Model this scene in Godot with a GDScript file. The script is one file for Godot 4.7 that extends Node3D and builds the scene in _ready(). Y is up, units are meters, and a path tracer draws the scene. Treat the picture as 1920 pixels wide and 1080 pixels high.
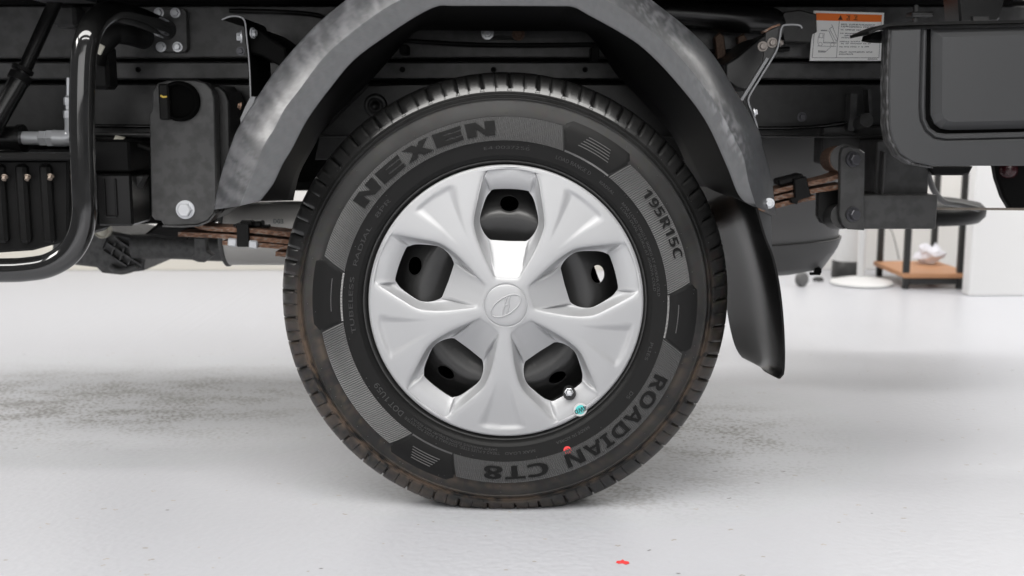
extends Node3D
# A small truck's rear wheel in a white studio, seen from the side. Metres, y up; the tyre's outer side wall lies near z = 0, the truck behind it.

const S := 0.000813              # metres per unit of the wheel cover's drawing
const AXLE := Vector3(0, 0.338, 0)
var M := {}
var truck: Node3D
var noise := FastNoiseLite.new()


# ---------------------------------------------------------------- mesh builder
class B:
	var p := PackedVector3Array()
	var g := PackedInt32Array()
	var c := PackedColorArray()
	var t := PackedVector2Array()
	var grp := 0
	var flat_n := 1000000
	var col := Color(1, 1, 1)

	func v(a: Vector3, k: int, cc: Color, uv := Vector2.ZERO) -> void:
		p.append(a)
		g.append(k)
		c.append(cc)
		t.append(uv)

	func tri(a: Vector3, b: Vector3, d: Vector3) -> void:   # counter-clockwise as seen from the front, flat
		flat_n += 1
		v(a, flat_n, col)
		v(b, flat_n, col)
		v(d, flat_n, col)

	func quad(a: Vector3, b: Vector3, d: Vector3, e: Vector3) -> void:
		flat_n += 1
		for q in [a, b, d, a, d, e]:
			v(q, flat_n, col)

	func grid(rows: Array, loop_cols := false, loop_rows := false, colors: Array = [], flat := false) -> void:
		grp += 1
		var nr := rows.size()
		var nc: int = rows[0].size()
		for i in (nr if loop_rows else nr - 1):
			var i2 := (i + 1) % nr
			var ra = rows[i]
			var rb = rows[i2]
			for j in (nc if loop_cols else nc - 1):
				var j2 := (j + 1) % nc
				var k := grp
				if flat:
					flat_n += 1
					k = flat_n
				var ca := col
				var cb := col
				var cc := col
				var cd := col
				if colors.size():
					ca = colors[i][j]
					cb = colors[i][j2]
					cc = colors[i2][j2]
					cd = colors[i2][j]
				var a: Vector3 = ra[j]
				var b: Vector3 = ra[j2]
				var d: Vector3 = rb[j2]
				var e: Vector3 = rb[j]
				v(a, k, ca)
				v(b, k, cb)
				v(d, k, cc)
				v(a, k, ca)
				v(d, k, cc)
				v(e, k, cd)

	func fan(loop: Array, flip := false) -> void:
		var m := Vector3.ZERO
		for q in loop:
			m += q
		m /= loop.size()
		flat_n += 1
		for i in loop.size():
			var a: Vector3 = loop[i]
			var b: Vector3 = loop[(i + 1) % loop.size()]
			for q in ([m, b, a] if flip else [m, a, b]):
				v(q, flat_n, col)

	func box(at: Vector3, size: Vector3, bev := 0.002, basis := Basis()) -> void:
		var h := size / 2
		bev = minf(bev, minf(h.x, minf(h.y, h.z)) * 0.6)
		var pt := func(s: Vector3, ax: int) -> Vector3:
			var q := Vector3(s.x * h.x, s.y * h.y, s.z * h.z)
			for k in 3:
				if k != ax:
					q[k] -= s[k] * bev
			return at + basis * q
		for ax in 3:
			var b1 := (ax + 1) % 3
			var b2 := (ax + 2) % 3
			for sg in [-1.0, 1.0]:
				var qs := []
				for uv in [[-1, -1], [1, -1], [1, 1], [-1, 1]]:
					var s := Vector3.ZERO
					s[ax] = sg
					s[b1] = uv[0]
					s[b2] = uv[1]
					qs.append(pt.call(s, ax))
				if sg < 0:
					qs.reverse()
				quad(qs[0], qs[1], qs[2], qs[3])
			for s1 in [-1.0, 1.0]:
				for s2 in [-1.0, 1.0]:
					var qs2 := []
					for e in [[b1, -1.0], [b1, 1.0], [b2, 1.0], [b2, -1.0]]:
						var s := Vector3.ZERO
						s[b1] = s1
						s[b2] = s2
						s[ax] = e[1]
						qs2.append(pt.call(s, e[0]))
					if s1 * s2 < 0:
						qs2.reverse()
					quad(qs2[0], qs2[1], qs2[2], qs2[3])
		for sx in [-1.0, 1.0]:
			for sy in [-1.0, 1.0]:
				for sz in [-1.0, 1.0]:
					var s := Vector3(sx, sy, sz)
					if sx * sy * sz > 0:
						tri(pt.call(s, 0), pt.call(s, 1), pt.call(s, 2))
					else:
						tri(pt.call(s, 0), pt.call(s, 2), pt.call(s, 1))

	# a profile of (radius, height along the local z) turned about that axis
	func lathe(prof: Array, xf := Transform3D(), n := 32, flat := false) -> void:
		var rows := []
		for q in prof:
			var r := PackedVector3Array()
			for k in n:
				var a := TAU * k / n
				r.append(xf * Vector3(q.x * cos(a), q.x * sin(a), q.y))
			rows.append(r)
		grid(rows, true, false, [], flat)

	func lathe_sharp(prof: Array, xf := Transform3D(), n := 32) -> void:
		for i in prof.size() - 1:
			lathe([prof[i], prof[i + 1]], xf, n)

	func tube(path: Array, r: float, n := 14, caps := true, r_end := -1.0) -> void:
		var rows := []
		var up := Vector3(0.31, 0.77, 0.55).normalized()
		for i in path.size():
			var d: Vector3 = (path[mini(i + 1, path.size() - 1)] - path[maxi(i - 1, 0)]).normalized()
			var x := (up - d * up.dot(d)).normalized()
			up = x
			var y := d.cross(x)
			var rr: float = r if r_end < 0 else lerpf(r, r_end, float(i) / (path.size() - 1))
			var row := PackedVector3Array()
			for k in n:
				var a := TAU * k / n
				row.append(path[i] + (x * cos(a) + y * sin(a)) * rr)
			rows.append(row)
		grid(rows, true)
		if caps:
			fan(Array(rows[0]), true)
			fan(Array(rows[-1]))

	# a band of rectangular section whose width runs along z
	func bar(path: Array, z0: float, z1: float, thick: float) -> void:
		var rows := []
		for i in path.size():
			var d: Vector2 = (path[mini(i + 1, path.size() - 1)] - path[maxi(i - 1, 0)]).normalized()
			var n := Vector2(-d.y, d.x) * thick / 2
			var a: Vector2 = path[i] + n
			var b: Vector2 = path[i] - n
			rows.append([Vector3(a.x, a.y, z0), Vector3(a.x, a.y, z1), Vector3(b.x, b.y, z1), Vector3(b.x, b.y, z0)])
		for k in 4:
			var strip := []
			for r in rows:
				strip.append([r[k], r[(k + 1) % 4]])
			grid(strip)
		quad(rows[0][0], rows[0][1], rows[0][2], rows[0][3])
		quad(rows[-1][3], rows[-1][2], rows[-1][1], rows[-1][0])

	func prism(poly: Array, z0: float, z1: float, bev := 0.001, xf := Transform3D()) -> void:
		var q := PackedVector2Array(poly)
		if Geometry2D.is_polygon_clockwise(q):
			q.reverse()
		var n := q.size()
		var inner := PackedVector2Array()
		for i in n:
			var e1 := (q[i] - q[(i + n - 1) % n]).normalized()
			var e2 := (q[(i + 1) % n] - q[i]).normalized()
			var n1 := Vector2(-e1.y, e1.x)
			var n2 := Vector2(-e2.y, e2.x)
			inner.append(q[i] + (n1 + n2) * bev / maxf(1.0 + n1.dot(n2), 0.35))
		var rings := []
		for s in [[q, z0], [q, z1 - bev], [inner, z1]]:
			var r := []
			for a in s[0]:
				r.append(xf * Vector3(a.x, a.y, s[1]))
			rings.append(r)
		for k in 2:
			for i in n:
				quad(rings[k][i], rings[k][(i + 1) % n], rings[k + 1][(i + 1) % n], rings[k + 1][i])
		var ids := Geometry2D.triangulate_polygon(inner)
		flat_n += 1
		for i in ids.size():
			v(rings[2][ids[i]], flat_n, col)
		ids = Geometry2D.triangulate_polygon(q)
		flat_n += 1
		for i in ids.size():
			v(rings[0][ids[i]], flat_n, col)

	func text(words: String, size: float, depth: float, xf: Transform3D, stretch := 1.0, bold := true) -> void:
		var tm := TextMesh.new()
		var f := SystemFont.new()
		f.font_names = PackedStringArray(["Droid Sans"])
		f.font_weight = 700 if bold else 400
		tm.font = f
		tm.text = words
		tm.font_size = 32
		tm.pixel_size = size / 23.0
		tm.depth = depth
		tm.curve_step = 2.0
		for s in tm.get_surface_count():
			var ar := tm.surface_get_arrays(s)
			var vs: PackedVector3Array = ar[Mesh.ARRAY_VERTEX]
			var ix = ar[Mesh.ARRAY_INDEX]
			var order: PackedInt32Array = ix if ix != null and ix.size() else PackedInt32Array(range(vs.size()))
			for i in range(0, order.size() - 2, 3):
				flat_n += 1
				for k in [0, 2, 1]:
					var a := vs[order[i + k]]
					v(xf * Vector3(a.x * stretch, a.y, a.z), flat_n, col)

	func bend(fn: Callable, from := 0) -> void:
		for i in range(from, p.size()):
			p[i] = fn.call(p[i])

	func mesh() -> ArrayMesh:
		var acc := {}
		var keys := []
		keys.resize(p.size())
		for i in range(0, p.size() - 2, 3):
			var n := (p[i + 1] - p[i]).cross(p[i + 2] - p[i])
			for k in 3:
				var q := p[i + k]
				var key := Vector4i(roundi(q.x * 20000.0), roundi(q.y * 20000.0), roundi(q.z * 20000.0), g[i + k])
				keys[i + k] = key
				acc[key] = acc.get(key, Vector3.ZERO) + n
		var vs := PackedVector3Array()
		var ns := PackedVector3Array()
		var cs := PackedColorArray()
		var ts := PackedVector2Array()
		vs.resize(p.size())
		ns.resize(p.size())
		cs.resize(p.size())
		ts.resize(p.size())
		for i in range(0, p.size() - 2, 3):
			for k in 3:
				var s: int = i + [0, 2, 1][k]
				vs[i + k] = p[s]
				ns[i + k] = (acc[keys[s]] as Vector3).normalized()
				cs[i + k] = c[s]
				ts[i + k] = t[s]
		var a := []
		a.resize(Mesh.ARRAY_MAX)
		a[Mesh.ARRAY_VERTEX] = vs
		a[Mesh.ARRAY_NORMAL] = ns
		a[Mesh.ARRAY_COLOR] = cs
		a[Mesh.ARRAY_TEX_UV] = ts
		var m := ArrayMesh.new()
		m.add_surface_from_arrays(Mesh.PRIMITIVE_TRIANGLES, a)
		return m


func put(called: String, b: B, mat: Material, parent: Node3D, label := "") -> MeshInstance3D:
	var o := MeshInstance3D.new()
	o.name = called
	o.mesh = b.mesh()
	o.material_override = mat
	if label:
		o.set_meta("label", label)
	name_and_add(o, parent)
	return o


func name_and_add(o: Node3D, parent: Node3D) -> void:
	var base := String(o.name)
	var k := 0
	while parent.has_node(NodePath(String(o.name))):
		k += 1
		o.name = "%s_%03d" % [base, k]
	parent.add_child(o, true)


func group(called: String, parent: Node3D, label := "") -> Node3D:
	var o := Node3D.new()
	o.name = called
	if label:
		o.set_meta("label", label)
	name_and_add(o, parent)
	return o


func tag(o: Node3D, label: String, category: String, kind := "") -> void:
	o.set_meta("label", label)
	o.set_meta("category", category)
	if kind:
		o.set_meta("kind", kind)


func lin(r: float, g := -1.0, b := -1.0) -> Color:
	return Color(r, r if g < 0 else g, r if b < 0 else b).linear_to_srgb()


func mat(called: String, c: Color, rough := 0.5, metal := 0.0) -> StandardMaterial3D:
	var m := StandardMaterial3D.new()
	m.resource_name = called
	m.albedo_color = c
	m.roughness = rough
	m.metallic = metal
	m.cull_mode = BaseMaterial3D.CULL_DISABLED
	if called in ["rubber", "rubber_smooth", "rubber_letter", "liner", "void_black", "black_plastic"]:
		m.metallic_specular = 0.26
	if called in ["liner", "void_black"]:
		m.metallic_specular = 0.13
	if called == "flap_rubber":
		m.metallic_specular = 0.28
	M[called] = m
	return m


func ramp_noise(freq: float, stops: Array, seed_ := 1, size := 512, octaves := 4, kind := FastNoiseLite.TYPE_SIMPLEX_SMOOTH) -> NoiseTexture2D:
	var n := FastNoiseLite.new()
	n.seed = seed_
	n.noise_type = kind
	n.frequency = freq
	n.fractal_octaves = octaves
	var gr := Gradient.new()
	gr.offsets = PackedFloat32Array(stops.map(func(s): return s[0]))
	gr.colors = PackedColorArray(stops.map(func(s): return s[1]))
	var tx := NoiseTexture2D.new()
	tx.width = size
	tx.height = size
	tx.seamless = true
	tx.noise = n
	tx.color_ramp = gr
	return tx


func triplanar(m: StandardMaterial3D, scale: Vector3) -> void:
	m.uv1_triplanar = true
	m.uv1_world_triplanar = true
	m.uv1_scale = scale


func catmull(pts: Array, per := 8, closed := false) -> Array:
	var out := []
	var n := pts.size()
	for i in (n if closed else n - 1):
		var a = pts[(i - 1 + n) % n] if closed else pts[maxi(i - 1, 0)]
		var b = pts[i]
		var c = pts[(i + 1) % n]
		var d = pts[(i + 2) % n] if closed else pts[mini(i + 2, n - 1)]
		for k in per:
			out.append(b.cubic_interpolate(c, a, d, float(k) / per))
	if not closed:
		out.append(pts[-1])
	return out


# N points evenly spaced along a line of points
func spread(pts: Array, n: int) -> Array:
	var len := [0.0]
	for i in range(1, pts.size()):
		len.append(len[-1] + pts[i].distance_to(pts[i - 1]))
	var out := []
	var j := 0
	for k in n:
		var w: float = len[-1] * k / (n - 1)
		while j < pts.size() - 2 and len[j + 1] < w:
			j += 1
		out.append(pts[j].lerp(pts[j + 1], clampf((w - len[j]) / maxf(len[j + 1] - len[j], 1e-9), 0, 1)))
	return out


func bolt(parent: Node3D, at: Vector3, r: float, m: Material, called := "bolt", dir := Vector3.BACK, washer := 1.45, stick := 0.9) -> void:
	var b := B.new()
	var xf := Transform3D(Basis(Quaternion(Vector3.BACK, dir.normalized())), at)
	b.lathe_sharp([Vector2(r * washer, -0.001), Vector2(r * washer, r * 0.22), Vector2(r * 0.6, r * 0.24)], xf, 24)
	b.lathe([Vector2(r, r * 0.2), Vector2(r, r * stick), Vector2(r * 0.86, r * (stick + 0.14))], xf, 6, true)
	b.lathe([Vector2(r * 0.86, r * (stick + 0.14)), Vector2(r * 0.5, r * (stick + 0.16)), Vector2(0.0001, r * (stick + 0.14))], xf, 6)
	put(called, b, m, parent)


# ---------------------------------------------------------------- scene
func _ready() -> void:
	noise.seed = 7
	noise.frequency = 1.0
	noise.fractal_octaves = 4
	view_and_light()
	materials()
	setting()
	truck = group("parked_truck", self)
	tag(truck, "dark grey dump truck, its rear wheel with silver cover on a white floor", "truck")
	wheel()
	fender()
	chassis()
	springs()
	guard_side()
	rear_box()
	far_things()


func view_and_light() -> void:
	var cam := Camera3D.new()
	cam.name = "camera"
	cam.position = Vector3(0.0108873, 0.6245133, 1.7)
	cam.rotation = Vector3(-0.152424553, 0, 0)
	var look := CameraAttributesPhysical.new()
	look.frustum_focal_length = 47.02
	look.frustum_focus_distance = 1.73
	look.exposure_aperture = 5.6
	look.frustum_near = 0.05
	look.frustum_far = 60.0
	cam.attributes = look
	cam.keep_aspect = Camera3D.KEEP_HEIGHT
	cam.fov = 28.63682
	cam.near = 0.05
	cam.far = 60.0
	add_child(cam)
	cam.current = true
	var e := Environment.new()
	e.background_mode = Environment.BG_COLOR
	e.background_color = lin(0.085, 0.087, 0.092)
	e.tonemap_mode = Environment.TONE_MAPPER_LINEAR
	e.tonemap_exposure = 1.0
	e.sdfgi_enabled = true
	e.ssao_enabled = true
	e.ssil_enabled = true
	var w := WorldEnvironment.new()
	w.name = "environment"
	w.environment = e
	add_child(w)
	lamp(Vector3(-0.7, 2.85, 1.45), Vector2(5.0, 0.9), 11.5, "wide white ceiling light panel in front of the truck, above the wheel")
	lamp(Vector3(-4.2, 2.7, 1.4), Vector2(1.2, 1.8), 8.5, "square white ceiling light panel far ahead of the wheel")
	lamp(Vector3(0.6, 2.85, 2.9), Vector2(4.2, 0.34), 5.5, "long white ceiling light strip, farthest in front of the truck")
	lamp(Vector3(0.0, 2.95, -1.95), Vector2(5.0, 0.5), 9.0, "long white ceiling light strip between the truck and the wall")
	lamp(Vector3(-0.2, 1.4, 4.3), Vector2(4.6, 1.8), 0.22, "large white fill panel added behind the camera, standing in for wall bounce", "added_fill_panel", -0.12)  # added fill light behind the view, brightens the rails and wheel cover
	lamp(Vector3(3.4, 2.85, -0.9), Vector2(1.6, 1.8), 8.0, "square white ceiling light panel beyond the tail of the truck")


func lamp(at: Vector3, size: Vector2, energy: float, label: String, called := "ceiling_light", turn := -PI / 2) -> void:
	var root := Node3D.new()
	root.name = called
	root.position = at
	root.rotation.x = turn
	name_and_add(root, self)
	tag(root, label, called.replace("_", " "))
	var hs := B.new()
	hs.box(Vector3(0, 0, 0.05), Vector3(size.x + 0.06, size.y + 0.06, 0.06), 0.006)
	put("housing", hs, mat("lamp_housing", lin(0.7), 0.5), root)
	var d := B.new()
	d.box(Vector3(0, 0, 0.012), Vector3(size.x, size.y, 0.006), 0.001)
	var gl := mat("lamp_glow", lin(0.8), 0.6)
	gl.emission_enabled = true
	gl.emission = Color(1, 1, 1)
	gl.emission_energy_multiplier = 1.0
	put("lamp_panel", d, gl, root)
	var l := AreaLight3D.new()
	l.name = "light"
	l.area_size = size
	l.light_energy = energy
	l.light_color = Color(1.0, 0.99, 0.975)
	l.shadow_enabled = true
	l.set("area_range", 12.0)
	root.add_child(l)


func materials() -> void:
	mat("black_plastic", lin(0.009), 0.42)
	mat("liner", lin(0.006), 0.5)
	var fr := mat("frame_paint", lin(0.054), 0.42)
	fr.albedo_texture = ramp_noise(0.02, [[0.0, lin(0.55)], [0.45, lin(0.8)], [0.62, lin(1.0)], [1.0, lin(1.0)]], 3)
	fr.roughness_texture = ramp_noise(0.03, [[0.0, Color(0.8, 0.8, 0.8)], [1.0, Color(1, 1, 1)]], 4)
	triplanar(fr, Vector3(3.1, 3.1, 3.1))
	var fd := mat("frame_dark", lin(0.018), 0.38)
	fd.albedo_texture = fr.albedo_texture
	triplanar(fd, Vector3(3.7, 3.7, 3.7))
	var tp := mat("tube_paint", lin(0.011), 0.12)
	tp.clearcoat_enabled = true
	tp.clearcoat = 1.0
	tp.clearcoat_roughness = 0.06
	var zn := mat("zinc", lin(0.62, 0.635, 0.66), 0.28, 0.35)
	zn.roughness_texture = ramp_noise(0.05, [[0.0, Color(0.6, 0.6, 0.6)], [1.0, Color(1, 1, 1)]], 5)
	triplanar(zn, Vector3(14, 14, 14))
	mat("steel_edge", lin(0.17, 0.173, 0.18), 0.34, 0.6)
	mat("dark_bolt", lin(0.1, 0.1, 0.11), 0.35, 0.6)
	var ru := mat("rust", lin(0.9), 0.75)
	ru.albedo_texture = ramp_noise(0.035, [[0.0, lin(0.05, 0.038, 0.032)], [0.4, lin(0.17, 0.082, 0.048)], [0.58, lin(0.26, 0.135, 0.08)], [0.72, lin(0.27, 0.22, 0.19)], [1.0, lin(0.1, 0.085, 0.08)]], 6)
	triplanar(ru, Vector3(4, 11, 11))
	var gy := mat("cast_grey", lin(0.13), 0.6, 0.2)
	gy.albedo_texture = ramp_noise(0.03, [[0.0, lin(0.45)], [0.5, lin(0.8)], [1.0, lin(1.0)]], 8)
	triplanar(gy, Vector3(4, 4, 4))
	var mf := mat("muffler_steel", lin(0.52, 0.51, 0.49), 0.45, 0.3)
	mf.roughness_texture = fr.roughness_texture
	triplanar(mf, Vector3(2, 2, 2))
	var sv := mat("silver_paint", lin(0.425, 0.43, 0.441), 0.4, 0.22)
	sv.clearcoat_enabled = true
	sv.clearcoat = 0.15
	sv.clearcoat_roughness = 0.25
	mat("wheel_black", lin(0.034), 0.3)
	var rb := mat("rubber", Color(1, 1, 1), 0.46)
	rb.vertex_color_use_as_albedo = true
	rb.roughness_texture = ramp_noise(0.02, [[0.0, Color(0.72, 0.72, 0.72)], [1.0, Color(1, 1, 1)]], 9)
	triplanar(rb, Vector3(5, 5, 5))
	var rt := mat("tread_rubber", Color(1, 1, 1), 0.36)
	rt.vertex_color_use_as_albedo = true
	rt.clearcoat_enabled = true
	rt.clearcoat = 1.0
	rt.clearcoat_roughness = 0.18
	rt.texture_repeat = false
	var shine := Gradient.new()
	shine.offsets = PackedFloat32Array([0.0, 0.35, 0.62, 0.8, 1.0])
	shine.colors = PackedColorArray([Color(0.06, 0.06, 0.06), Color(0.1, 0.1, 0.1), Color(0.4, 0.4, 0.4), Color(1, 1, 1), Color(1, 1, 1)])
	var shine_map := GradientTexture2D.new()
	shine_map.gradient = shine
	shine_map.width = 256
	shine_map.height = 4
	rt.clearcoat_texture = shine_map
	rt.metallic_specular = 0.42
	mat("rubber_smooth", lin(0.011), 0.42)
	mat("rubber_letter", lin(0.009), 0.36)
	var ri := mat("rubber_ridge_glint", lin(0.08), 0.3)  # same rubber as the side wall; its glint is put into the lighter colour
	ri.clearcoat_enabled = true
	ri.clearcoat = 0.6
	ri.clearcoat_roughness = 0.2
	var fe := mat("fender_plastic", Color(1, 1, 1), 0.48)
	fe.vertex_color_use_as_albedo = true
	fe.metallic_specular = 0.75
	fe.clearcoat_enabled = true
	fe.clearcoat = 0.6
	fe.clearcoat_roughness = 0.26
	fe.albedo_texture = ramp_noise(0.02, [[0.0, lin(0.78)], [0.5, lin(0.9)], [1.0, lin(1.0)]], 11, 1024, 6)
	fe.roughness_texture = ramp_noise(0.018, [[0.0, Color(0.62, 0.62, 0.62)], [0.5, Color(0.7, 0.7, 0.7)], [0.68, Color(0.85, 0.85, 0.85)], [1.0, Color(1, 1, 1)]], 12, 1024, 6)
	triplanar(fe, Vector3(3.7, 2.0, 3.7))
	var tb := mat("box_paint", lin(0.05, 0.051, 0.053), 0.38, 0.2)
	tb.roughness_texture = fr.roughness_texture
	triplanar(tb, Vector3(6, 6, 6))
	var dk := mat("box_edge", lin(1), 0.6)
	dk.albedo_texture = ramp_noise(0.025, [[0.0, lin(0.02)], [0.5, lin(0.03)], [0.56, lin(0.09)], [1.0, lin(0.12, 0.12, 0.14)]], 13)
	triplanar(dk, Vector3(9, 4, 9))
	mat("white_plastic", lin(0.72), 0.4)
	mat("tag_white", lin(0.6, 0.58, 0.5), 0.6)
	mat("yellow_mark", lin(0.7, 0.5, 0.08), 0.5)
	mat("red_paint", lin(0.78, 0.05, 0.05), 0.5)
	mat("cyan_print", lin(0.12, 0.68, 0.66), 0.5)
	mat("ink", lin(0.02, 0.05, 0.06), 0.5)
	mat("paper", lin(0.8, 0.8, 0.86), 0.8)
	mat("grey_cable", lin(0.35), 0.6)
	mat("rack_black", lin(0.025), 0.4)
	var wd := mat("board_wood", lin(0.95), 0.5)
	wd.albedo_texture = ramp_noise(0.02, [[0.0, lin(0.5, 0.24, 0.12)], [1.0, lin(0.62, 0.33, 0.17)]], 15)
	triplanar(wd, Vector3(1, 6, 12))
	mat("steel_line", lin(0.10), 0.3)
	mat("rubber_text", lin(0.032), 0.4)
	var rz := mat("rusty_bolt", lin(0.16, 0.1, 0.07), 0.6, 0.4)
	rz.albedo_texture = fr.albedo_texture
	triplanar(rz, Vector3(20, 20, 20))
	mat("dull_bolt", lin(0.2, 0.18, 0.165), 0.4, 0.6)
	mat("rusty_zinc", lin(0.36, 0.3, 0.25), 0.45, 0.7)
	mat("gloss_black", lin(0.008), 0.26)
	mat("flap_rubber", lin(0.005), 0.26)
	mat("tank_paint", lin(0.15), 0.5)
	mat("tank_guard", lin(0.09), 0.5)
	mat("tag_dark", lin(0.2, 0.17, 0.14), 0.5)
	mat("cabinet_white", lin(0.82), 0.5)
	mat("castor_grey", lin(0.14), 0.5)
	mat("void_black", lin(0.003), 0.8)
	mat("lamp_red", lin(0.03, 0.006, 0.008), 0.25)


func setting() -> void:
	# floor: one painted sheet, its dirt in the colour, its roller texture in the relief
	var b := B.new()
	var x0 := -1.35
	var x1 := 1.35
	var z0 := -1.3
	var z1 := 0.75
	b.quad(Vector3(-14, 0, 14), Vector3(14, 0, 14), Vector3(14, 0, -14), Vector3(-14, 0, -14))
	for i in b.p.size():
		b.t[i] = Vector2((b.p[i].x - x0) / (x1 - x0), (b.p[i].z - z0) / (z1 - z0))
	var m := mat("floor_paint", Color(1, 1, 1), 0.34)
	m.albedo_texture = ImageTexture.create_from_image(floor_dirt(1080, 820, x0, x1, z0, z1))
	m.texture_repeat = false
	var bump := FastNoiseLite.new()
	var fl := put("floor", b, m, self)
	tag(fl, "glossy pale grey painted floor with dirt specks under the truck", "floor", "structure")
	m.normal_enabled = true
	var n2 := NoiseTexture2D.new()
	bump.seed = 21
	bump.frequency = 0.035
	bump.fractal_octaves = 4
	n2.noise = bump
	n2.width = 1024
	n2.height = 1024
	n2.seamless = true
	n2.as_normal_map = true
	n2.bump_strength = 6.0
	m.normal_texture = null
	m.normal_enabled = false
	m.heightmap_enabled = true
	m.heightmap_scale = 0.09
	m.heightmap_texture = floor_relief(1080, 820)
	var w := B.new()
	w.box(Vector3(0, 1.6, -2.95), Vector3(14, 3.2, 0.2), 0.004)
	tag(put("back_wall", w, mat("wall_paint", lin(0.8, 0.79, 0.77), 0.7), self), "plain white wall behind the truck", "wall", "structure")
	var s := B.new()
	s.box(Vector3(-1.2, 0.05, -2.84), Vector3(4.4, 0.1, 0.018), 0.003)
	tag(put("wall_skirting", s, mat("skirting_paint", lin(0.74, 0.71, 0.64), 0.6), self), "cream skirting board along the white wall", "skirting", "structure")


func floor_relief(w: int, h: int) -> ImageTexture:
	var im := Image.create_empty(w, h, false, Image.FORMAT_RGBF)
	var n := FastNoiseLite.new()
	n.seed = 31
	n.frequency = 0.14
	n.fractal_octaves = 3
	for y in h:
		for x in w:
			var a := n.get_noise_2d(x, y * 1.15) * 0.5 + 0.5
			im.set_pixel(x, y, Color(a, a, a))
	return ImageTexture.create_from_image(im)


func floor_dirt(w: int, h: int, x0: float, x1: float, z0: float, z1: float) -> Image:
	var im := Image.create_empty(w, h, false, Image.FORMAT_RGB8)
	var base := Vector3(0.515, 0.525, 0.553)
	im.fill(lin(base.x, base.y, base.z))
	var fine := FastNoiseLite.new()
	fine.seed = 41
	fine.frequency = 0.2
	fine.fractal_octaves = 5
	var wide := FastNoiseLite.new()
	wide.seed = 42
	wide.frequency = 0.012
	wide.fractal_octaves = 3
	for y in range(2, h - 2):
		var z := lerpf(z0, z1, float(y) / h)
		for x in range(2, w - 2):
			var xx := lerpf(x0, x1, float(x) / w)
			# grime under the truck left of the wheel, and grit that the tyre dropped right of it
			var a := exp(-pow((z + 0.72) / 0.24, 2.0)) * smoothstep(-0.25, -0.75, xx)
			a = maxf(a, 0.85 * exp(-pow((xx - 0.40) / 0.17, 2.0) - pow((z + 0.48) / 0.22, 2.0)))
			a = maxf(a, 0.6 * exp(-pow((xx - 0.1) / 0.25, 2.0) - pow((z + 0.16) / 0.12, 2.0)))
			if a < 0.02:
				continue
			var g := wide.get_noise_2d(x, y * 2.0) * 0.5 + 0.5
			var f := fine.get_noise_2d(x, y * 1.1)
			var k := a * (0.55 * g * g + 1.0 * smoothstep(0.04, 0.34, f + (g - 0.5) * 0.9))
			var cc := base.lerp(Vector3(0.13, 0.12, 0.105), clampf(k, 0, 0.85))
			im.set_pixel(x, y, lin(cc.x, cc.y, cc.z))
	var rng := RandomNumberGenerator.new()
	rng.seed = 5
	for i in 460:
		var px := rng.randi_range(6, w - 10)
		var py := rng.randi_range(6, h - 8)
		var tone := rng.randf()
		var cl := lin(0.3, 0.25, 0.2) if tone < 0.5 else lin(0.42, 0.36, 0.3) if tone < 0.85 else lin(0.08)
		var n := rng.randi_range(1, 3)
		for k in n:
			im.set_pixel(px + k, py + rng.randi_range(0, 1), cl)
	return im


# ---------------------------------------------------------------- wheel
const TYRE := [[0.2165, -0.018], [0.2195, -0.011], [0.2225, -0.007], [0.2262, -0.0048], [0.2270, -0.0040], [0.2278, -0.0046], [0.236, -0.0024], [0.2468, -0.0012], [0.2478, -0.0002],
	[0.255, 0.0002], [0.263, 0.0], [0.272, -0.0008], [0.2845, -0.003], [0.2856, -0.0042], [0.292, -0.0066], [0.299, -0.0098], [0.3055, -0.0134], [0.3085, -0.0152]]
const SHOULDER := [[0.3092, -0.0136], [0.3105, -0.0134], [0.3122, -0.0144], [0.3128, -0.0172], [0.3146, -0.0188], [0.3154, -0.0174], [0.3175, -0.0182], [0.3182, -0.0206], [0.3215, -0.0224], [0.3225, -0.0229], [0.3255, -0.0246], [0.3262, -0.0250],
	[0.3300, -0.0273], [0.3340, -0.0298], [0.3385, -0.0330], [0.3425, -0.0366], [0.3460, -0.0412], [0.3488, -0.0475], [0.3507, -0.0560], [0.3513, -0.0640]]


func tyre_z(r: float) -> float:
	for i in range(1, TYRE.size()):
		if r <= TYRE[i][0]:
			return lerpf(TYRE[i - 1][1], TYRE[i][1], clampf((r - TYRE[i - 1][0]) / (TYRE[i][0] - TYRE[i - 1][0]), 0, 1))
	return lerpf(-0.0152, -0.0236, clampf((r - 0.3085) / 0.014, 0, 1))


func on_tyre(r: float, ang: float, lift := 0.0) -> Vector3:
	return AXLE + Vector3(r * cos(ang), r * sin(ang), tyre_z(r) + lift)


func settle(q: Vector3) -> Vector3:    # the tyre stands flat on the floor
	if q.y < 0.0015:
		q.z += 0.0 if q.z < -0.1 else (0.0015 - q.y) * 0.5
		q.y = 0.0015
	return q


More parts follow.
